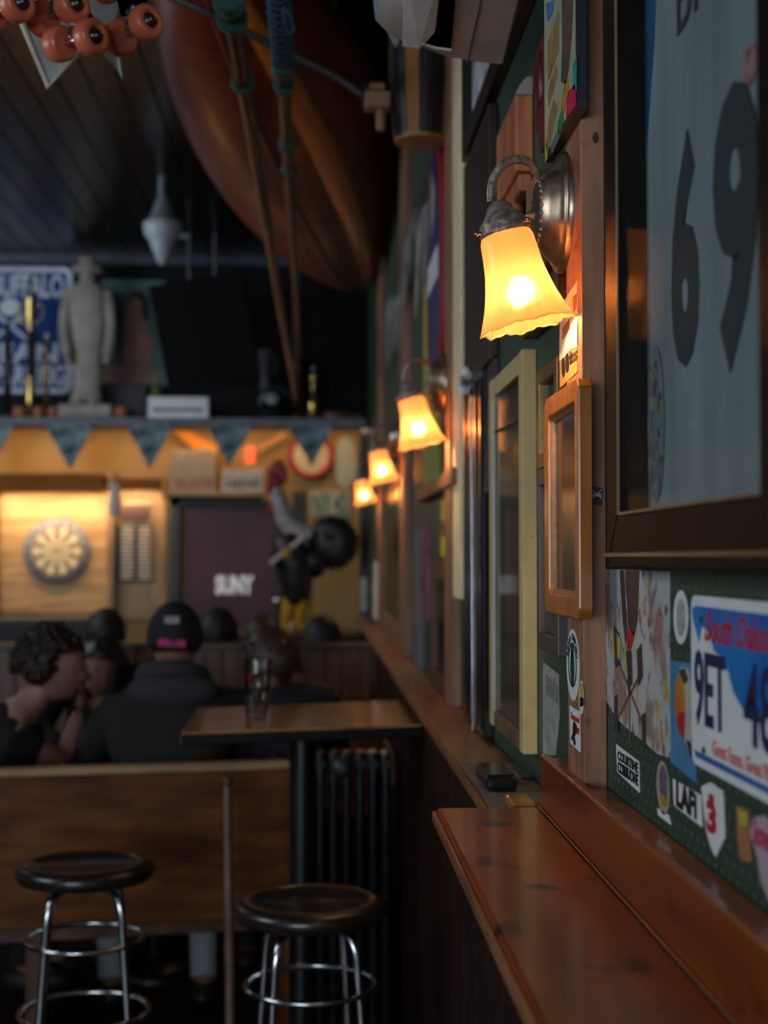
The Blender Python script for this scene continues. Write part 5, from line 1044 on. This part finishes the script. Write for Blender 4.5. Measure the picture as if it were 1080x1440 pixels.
def head(parent,c,face,m,sc_=1.0,up=(0,0,1)):
    """sculpted head; c centre, face = direction looked at"""
    f=V(face).normalized(); u_=V(up); s_=f.cross(u_).normalized(); u_=s_.cross(f).normalized(); M=Matrix((s_,f,u_)).transposed()
    def fn(p,d):
        x,y,z_=d.x,d.y,d.z
        k=1.0
        p=V((p.x*(1-.18*max(0,-z_)*max(0,y+.3)),p.y*(1+.05*y),p.z))
        if y>0:
            n_=math.exp(-((x/.13)**2+((z_+.10)/.20)**2)); p.y+=.028*n_*(1 if z_<-.0 else .7)      # nose
            p.y-=.010*math.exp(-(((abs(x)-.32)/.14)**2+((z_-.08)/.12)**2))                          # eye sockets
            p.y+=.006*math.exp(-(((z_-.26)/.10)**2+(x/.5)**2))                                      # brow
            p.y+=.007*math.exp(-((x/.22)**2+((z_+.46)/.07)**2))                                      # lips
            p.y+=.012*math.exp(-((x/.28)**2+((z_+.80)/.16)**2))                                      # chin
        else:
            p.y*=1.05; 
            if z_<-.3: p.y*=(1+.5*(z_+.3))
        return (M@p)*sc_
    q=MB(); q.ball(c,(.076,.092,.112),32,26,fn=fn); 
    hb=q.build('head',m,parent)
    for sx in (-1,1):
        q=MB(); q.ball(V(c)+(M@V((sx*.078,-.008,-.008)))*sc_,(.012,.012,.012),8,6,fn=lambda p,d:(M@V((p.x*.7,p.y*1.7,p.z*2.6)))*sc_); q.build('ear',m,hb)
    for sx in (-1,1): q=MB(); q.ball(V(c)+(M@V((sx*.030,.083,.010)))*sc_,.0085*sc_,10,8); q.build('eye',mat('eye',(.10,.07,.06),.2),hb)
    q=MB(); q.ball(V(c)+(M@V((0,.098,-.052)))*sc_,(.012,.012,.012),10,6,fn=lambda p,d:(M@V((p.x*1.9,p.y*.55,p.z*.6)))*sc_); q.build('mouth',mat('lips',(.30,.08,.07),.5),hb)
    return M,hb
def hair(parent,c,M,m,size=(.094,.108,.122),cut=.15,curl=0,back=-.012,long=0,sc_=1.0,seed=1,facecut=.35):
    rr=random.Random(seed)
    def fn(p,d):
        x,y,z_=d.x,d.y,d.z; k=1
        if y>facecut*.9 and z_<.42: k=.80                         # keep the face free
        if z_<-cut and y>-.1: k=min(k,.82)
        if z_<-.45 and not long: k=min(k,.78)
        n_=noise.noise(V(d)*5+V((seed,0,0)))*.07+noise.noise(V(d)*14)*.035
        return (M@(V((p.x*k*(1+n_),p.y*k*(1+n_)+back,p.z*k*(1+n_)+.010))))*sc_
    q=MB(); q.ball(c,size,36,26,fn=fn)
    if curl:
        for i in range(curl):
            th=rr.uniform(0,2*math.pi); z_=rr.uniform(-.35,1); y_=math.sqrt(1-z_*z_)*math.sin(th); x_=math.sqrt(1-z_*z_)*math.cos(th)
            if y_>.30 and z_<.45: continue
            p=V((x_*size[0],y_*size[1]+back,z_*size[2]+.01))*rr.uniform(.98,1.06); r_=rr.uniform(.008,.015)
            q.ball(V(c)+(M@p)*sc_,r_,8,6)
    if long:
        for i in range(22):
            th=math.radians(150+240*i/21) ; x_=math.cos(th)*size[0]*.95; y_=math.sin(th)*size[1]*.9+back
            if y_>.06: continue
            p0=V(c)+(M@V((x_,y_,.02)))*sc_; q.tube(smooth([p0,p0+V((x_*.1,0,-.10)),p0+V((x_*.05,0,-long))],2),[.021,.016],8)
    return q.build('hair',m,parent)
def hand(parent,wr,dr,pn,m,curl=.6,side=1,s_=1.0):
    """wrist, direction of palm, palm normal; five separate fingers"""
    d=V(dr).normalized(); n_=V(pn).normalized(); x_=d.cross(n_).normalized()*side
    js=[(wr,(.026*s_,.019*s_)),(V(wr)+d*.045*s_,(.036*s_,.014*s_)),(V(wr)+d*.085*s_,(.036*s_,.012*s_))]; ed=[(0,1),(1,2)]
    for k,(off,l) in enumerate(((-.030,.062),(-.010,.074),(.010,.070),(.029,.055))):
        b=V(wr)+d*.082*s_+x_*off*s_; i=len(js); a=0; js.append((b,.0095*s_)); ed.append((2,i)); p=b
        for seg in range(3): a+=curl*.75; p=p+(d*math.cos(a)+n_*math.sin(a))*l*s_*(.45,.32,.25)[seg]; js.append((p,(.009,.0085,.0075)[seg]*s_)); ed.append((i+seg,i+seg+1))
    b=V(wr)+d*.025*s_-x_*.030*s_; i=len(js); js.append((b,.012*s_)); ed.append((1,i)); p=b
    for seg in range(2): p=p+(d*.8-x_*.45+n_*.35).normalized()*.032*s_; js.append((p,.0095*s_)); ed.append((i+seg,i+seg+1))
    return skin('hand',js,ed,m,parent)
def person(label,H,face,spine,shl,shr,arml,armr,hips,legs,skinm,shirt,trouser,neck_r=.052,build=1.0,sleeve='long',bare=.55,sock=None,group=None,up=(0,0,1)):
    t=thing('person',label,'person',(hips.x,hips.y,0.0),group)
    js=[];ed=[]
    def add(p,r,par=None): js.append((V(p),r)); 
    add(hips,(.15*build,.12*build)); add(spine[0],(.145*build,.11*build)); ed.append((0,1)); add(spine[1],(.165*build,.115*build)); ed.append((1,2)); add(spine[2],neck_r); ed.append((2,3)); add(H-V((0,0,.02)),.05); ed.append((3,4))
    for sh,arm in ((shl,arml),(shr,armr)):
        i=len(js); add(sh,.062*build); ed.append((2,i)); add(arm[0],.042*build); ed.append((i,i+1)); add(arm[1],.026); ed.append((i+1,i+2))
    for hp,kn,an,ft in legs:
        i=len(js); add(hp,.085*build); ed.append((0,i)); add(kn,.060*build); ed.append((i,i+1)); add(an,.040); ed.append((i+1,i+2)); add(ft,.035); ed.append((i+2,i+3))
    body=skin('body',js,ed,skinm,t)
    # shirt over torso and sleeves
    g=.012; sj=[(hips+V((0,0,.02)),(.16*build+g,.13*build+g)),(spine[0],(.15*build+g,.12*build+g)),(spine[1],(.175*build+g,.125*build+g)),(spine[1].lerp(spine[2],.5),(.140*build+g,.110*build+g)),(spine[2]-(spine[2]-spine[1])*.12,(.066+g,.066+g))]; se=[(0,1),(1,2),(2,3),(3,4)]
    for sh,arm in ((shl,arml),(shr,armr)):
        i=len(sj); sj.append((sh,.074*build+g)); se.append((2,i))
        if sleeve=='long': sj.append((arm[0],.052*build+g)); se.append((i,i+1)); sj.append((arm[0].lerp(arm[1],.92),.036+g)); se.append((i+1,i+2))
        else: sj.append((sh.lerp(arm[0],.62),.060*build+g)); se.append((i,i+1))
    skin('shirt',sj,se,shirt,t)
    tj=[(hips,(.155*build+g,.125*build+g))]; te=[]
    for hp,kn,an,ft in legs:
        i=len(tj); tj.append((hp,.095*build)); te.append((0,i)); tj.append((kn,.07*build)); te.append((i,i+1)); tj.append((kn.lerp(an,bare),.062*build)); te.append((i+1,i+2))
    skin('trousers',tj,te,trouser,t)
    SH=mat('dark_shoe',(.03,.022,.018),.5); SK=mat('white_sock',(.36,.40,.42),.8)
    for hp,kn,an,ft in legs:
        q=MB(); q.tube([kn.lerp(an,.60),an+V((0,0,.0))],[.050,.046],14); q.build('sock',sock or BLKM,t)
        q=MB(); dd=(ft-an); dd.z=0; dd=dd.normalized(); q.ball(an+dd*.06+V((0,0,.045-an.z)),(.05,.05,.044),16,10,fn=lambda p,d:V((p.x+dd.x*p.dot(dd)*1.6,p.y+dd.y*p.dot(dd)*1.6,p.z*(1 if p.z<0 else .9)))); q.build('shoe',SH,t)
    M,hb=head(t,H,face,skinm,1.0,up)
    return t,M,hb
HOOD=mat('charcoal_hoodie_fleece',(.010,.0095,.010),.9,var=.2,scale=6,bump=.3); HOOD2=mat('grey_hood_lining',(.03,.03,.033),.9,var=.2,scale=8); TEE=mat('black_cotton',(.006,.006,.007),.9); JEAN=mat('dark_denim',(.012,.014,.02),.8)
# man in cap and grey hoodie, back to us
y0=4.86
H=P(246,903,y0)
hips=P(235,0,y0-.02); hips.z=.58
shl=P(158,1000,y0); shr=P(328,1000,y0)
kl=P(163,0,5.20); kl.z=.53; kr=P(290,0,5.20); kr.z=.53
al_=P(165,0,5.0); al_.z=.10; ar_=P(292,0,5.0); ar_.z=.10
legs=[(hips+V((-.09,.03,-.03)),kl,al_,al_+V((0,.12,-.05))),(hips+V((.09,.03,-.03)),kr,ar_,ar_+V((0,.12,-.05)))]
el=P(122,1085,y0+.15); er=P(352,1085,y0+.15)
wl_=P(170,1080,5.22); wr_=P(300,1080,5.22); wl_.z=wr_.z=.78
sp=[P(238,1110,y0-.02),P(240,1025,y0-.03),P(244,955,y0)]
t,M,hb=person('person in charcoal hooded sweatshirt and black cap, seated with back turned on the bench',H,(-.05,1,-.05),sp,shl,shr,(el,wl_),(er,wr_),hips,legs,SKIN,HOOD,mat('dark_shorts',(.015,.015,.02),.8),build=1.18,bare=.1,sock=mat('white_sock',(.36,.40,.42),.8))
hand(t,wl_,(.5,.8,-.1),(0,.2,-1),SKIN,.5,1); hand(t,wr_,(-.5,.8,-.1),(0,.2,-1),SKIN,.5,-1)
hair(hb,H,M,mat('dark_brown_hair',(.012,.007,.005),.6),(.086,.10,.115),cut=.5)
q=MB(); q.torus(P(243,952,y0-.03),.10,.030,(0,.35,1),28,10); q.ball(P(243,972,y0-.10),(.155,.065,.065),24,14); q.build('hood',HOOD2,t)
def capfn(p,d): return M@V((p.x,p.y,max(p.z,-.035)))
CAPM=mat('black_cap_cloth',(.006,.006,.007),.8)
q=MB(); q.ball(H+V((0,0,.018)),(.096,.112,.122),30,18,fn=capfn); cp=q.build('cap',CAPM,t)
q=MB(); q.ball(H+V((0,.10,-.004)),(.075,.085,.008),20,8); q.build('visor',CAPM,cp)
q=MB(); q.prism([H+V((x_,-.112+.3*x_*x_*8,z_)) for x_,z_ in ((-.045,-.004),(.045,-.010),(.045,.012),(-.045,.018))],(0,-.004,0)); q.build('pink_strip',mat('hot_pink_cloth',(.55,.02,.18),.7),cp)
q=MB(); q.box(H+V((-.024,-.108,.068)),H+V((.024,-.100,.092))); q.build('grey_logo_patch',mat('grey_patch_cloth',(.30,.30,.30),.7,var=.4,scale=90),cp)
# curly man in black t-shirt, profile to the right, hand at his mouth
y0=4.92; H=P(80,938,y0); hips=P(-70,0,y0+.0); hips.z=.58
sp=[P(-40,1120,y0),P(5,1045,y0),P(42,990,y0)]
shl=P(-30,1040,y0+.20); shr=P(22,1045,y0-.16)
er=P(88,1072,y0-.02); wr_=P(112,1000,y0+.12)
el=P(60,1075,y0+.35); wl_=P(150,1080,y0+.42); wl_.z=.775
k1=P(40,0,5.2); k1.z=.55; k2=P(60,0,5.35); k2.z=.55
legs=[(hips+V((.03,.09,-.02)),k2,V((k2.x,k2.y,.1)),V((k2.x+.12,k2.y,.05))),(hips+V((.03,-.05,-.02)),k1,V((k1.x,k1.y,.1)),V((k1.x+.12,k1.y,.05)))]
t,M,hb=person('person with dark curly hair in a black t-shirt, facing right, hand raised to mouth',H,(1,-.12,-.16),sp,shl,shr,(el,wl_),(er,wr_),hips,legs,SKIN2,TEE,JEAN,sleeve='short',build=1.0)
hand(t,wr_,(.12,.0,1),(-.55,-.1,.1),SKIN2,.75,1); hand(t,wl_,(.8,.3,0),(0,0,-1),SKIN2,.4,-1)
hair(hb,H,M,mat('dark_curly_hair',(.016,.007,.004),.6,var=.4,scale=40,bump=.6),(.112,.120,.130),cut=.6,curl=280,back=-.030,seed=5,facecut=.5)
# woman across the table
y0=5.95; H=P(144,942,y0); hips=P(140,0,y0+.12); hips.z=.60
sp=[V((H.x,y0+.08,.82)),V((H.x,y0+.06,1.0)),V((H.x,y0+.03,H.z-.14))]
s_=.17; shl=sp[1]+V((-s_,0,.05)); shr=sp[1]+V((s_,0,.05))
def slegs(hips,dy,fl=.1): return [(hips+V((sx*.09,dy*.05,-.02)),hips+V((sx*.11,dy*.42,-.03)),V((hips.x+sx*.11,hips.y+dy*.44,.1)),V((hips.x+sx*.11,hips.y+dy*.56,.05))) for sx in (-1,1)]
t,M,hb=person('person with long dark hair seated across the table, face turned towards the curly haired one',H,(-.45,-1,-.1),sp,shl,shr,(sp[1]+V((-.24,-.18,-.14)),V((H.x-.1,5.68,.775))),(sp[1]+V((.24,-.18,-.14)),V((H.x+.1,5.68,.775))),hips,slegs(hips,-1),SKIN2,TEE,JEAN,build=.88)
hand(t,V((H.x-.1,5.68,.775)),(.3,-1,0),(0,0,-1),SKIN2,.4); hand(t,V((H.x+.1,5.68,.775)),(-.3,-1,0),(0,0,-1),SKIN2,.4,-1)
hair(hb,H,M,mat('long_dark_hair',(.012,.006,.004),.5,bump=.5),(.100,.110,.124),cut=.9,long=.26,seed=8,facecut=.4)
# brown haired person in dark clothes at right, back turned
y0=5.0; H=P(378,935,y0); hips=P(385,0,y0-.02); hips.z=.58
sp=[V((hips.x,y0,.80)),V((hips.x+.01,y0,1.0)),V((H.x+.01,y0,H.z-.13))]
shl=sp[1]+V((-.17,0,.04)); shr=sp[1]+V((.17,0,.04))
t,M,hb=person('person with brown hair and dark jacket seated behind the pint glass, head turned left',H,(-.75,.6,-.1),sp,shl,shr,(sp[1]+V((-.22,.15,-.15)),V((H.x-.14,5.28,.775))),(sp[1]+V((.22,.15,-.15)),V((H.x+.08,5.28,.775))),hips,slegs(hips,1),SKIN,mat('navy_black_jacket',(.010,.011,.016),.8),JEAN,build=.95)
hand(t,V((H.x-.14,5.28,.775)),(.3,1,0),(0,0,-1),SKIN,.4); hand(t,V((H.x+.08,5.28,.775)),(-.3,1,0),(0,0,-1),SKIN,.4,-1)
hair(hb,H,M,mat('brown_hair',(.045,.020,.010),.55,var=.3,scale=30,bump=.5),(.098,.112,.124),cut=.45,seed=12,curl=30,facecut=.5)
# people farther back
def far(label,px,py,y,hm,shirt,fc,capm=None,hs=(.10,.11,.125),long=0,sd=3):
    H=P(px,py,y); hips=V((H.x,y+.05,.60)); sp=[V((H.x,y+.03,.82)),V((H.x,y+.02,max(1.0,H.z-.26))),V((H.x,y,H.z-.13))]
    shl=sp[1]+V((-.17,0,.03)); shr=sp[1]+V((.17,0,.03)); dy=1 if fc[1]>0 else -1
    wA=V((H.x-.10,y+dy*.34,.80)); wB=V((H.x+.10,y+dy*.34,.80))
    t,M,hb=person(label,H,fc,sp,shl,shr,(sp[1]+V((-.22,dy*.1,-.18)),wA),(sp[1]+V((.22,dy*.1,-.18)),wB),hips,slegs(hips,dy),SKIN,shirt,JEAN,build=.95)
    hand(t,wA,(.2,dy,0),(0,0,-1),SKIN,.5); hand(t,wB,(-.2,dy,0),(0,0,-1),SKIN,.5,-1)
    hair(hb,H,M,hm,hs,cut=.5,long=long,seed=sd)
    if capm:
        q=MB(); q.ball(H+V((0,0,.02)),(.098,.112,.12),24,14,fn=lambda p,d:M@V((p.x,p.y,max(p.z,-.03)))); q.build('cap',capm,t)
    return t
DH=mat('near_black_hair',(.008,.005,.004),.6); 
far('person in a black cap seated in the booth behind, just right of the hooded one',307,893,7.1,DH,mat('grey_blue_shirt',(.10,.11,.14),.8),(0,1,0),CAPM,sd=21)
far('person with brown hair seated in the booth behind, below the maroon door',368,898,7.58,mat('brown_hair',(.045,.02,.01)),TEE,(-.2,1,0),sd=22)
far('person with black hair seated far back below the dartboard',150,892,7.3,DH,TEE,(.1,1,0),sd=23)
far('person with black hair seated far back below the rooster',452,903,7.1,DH,TEE,(-.3,1,0),sd=24)
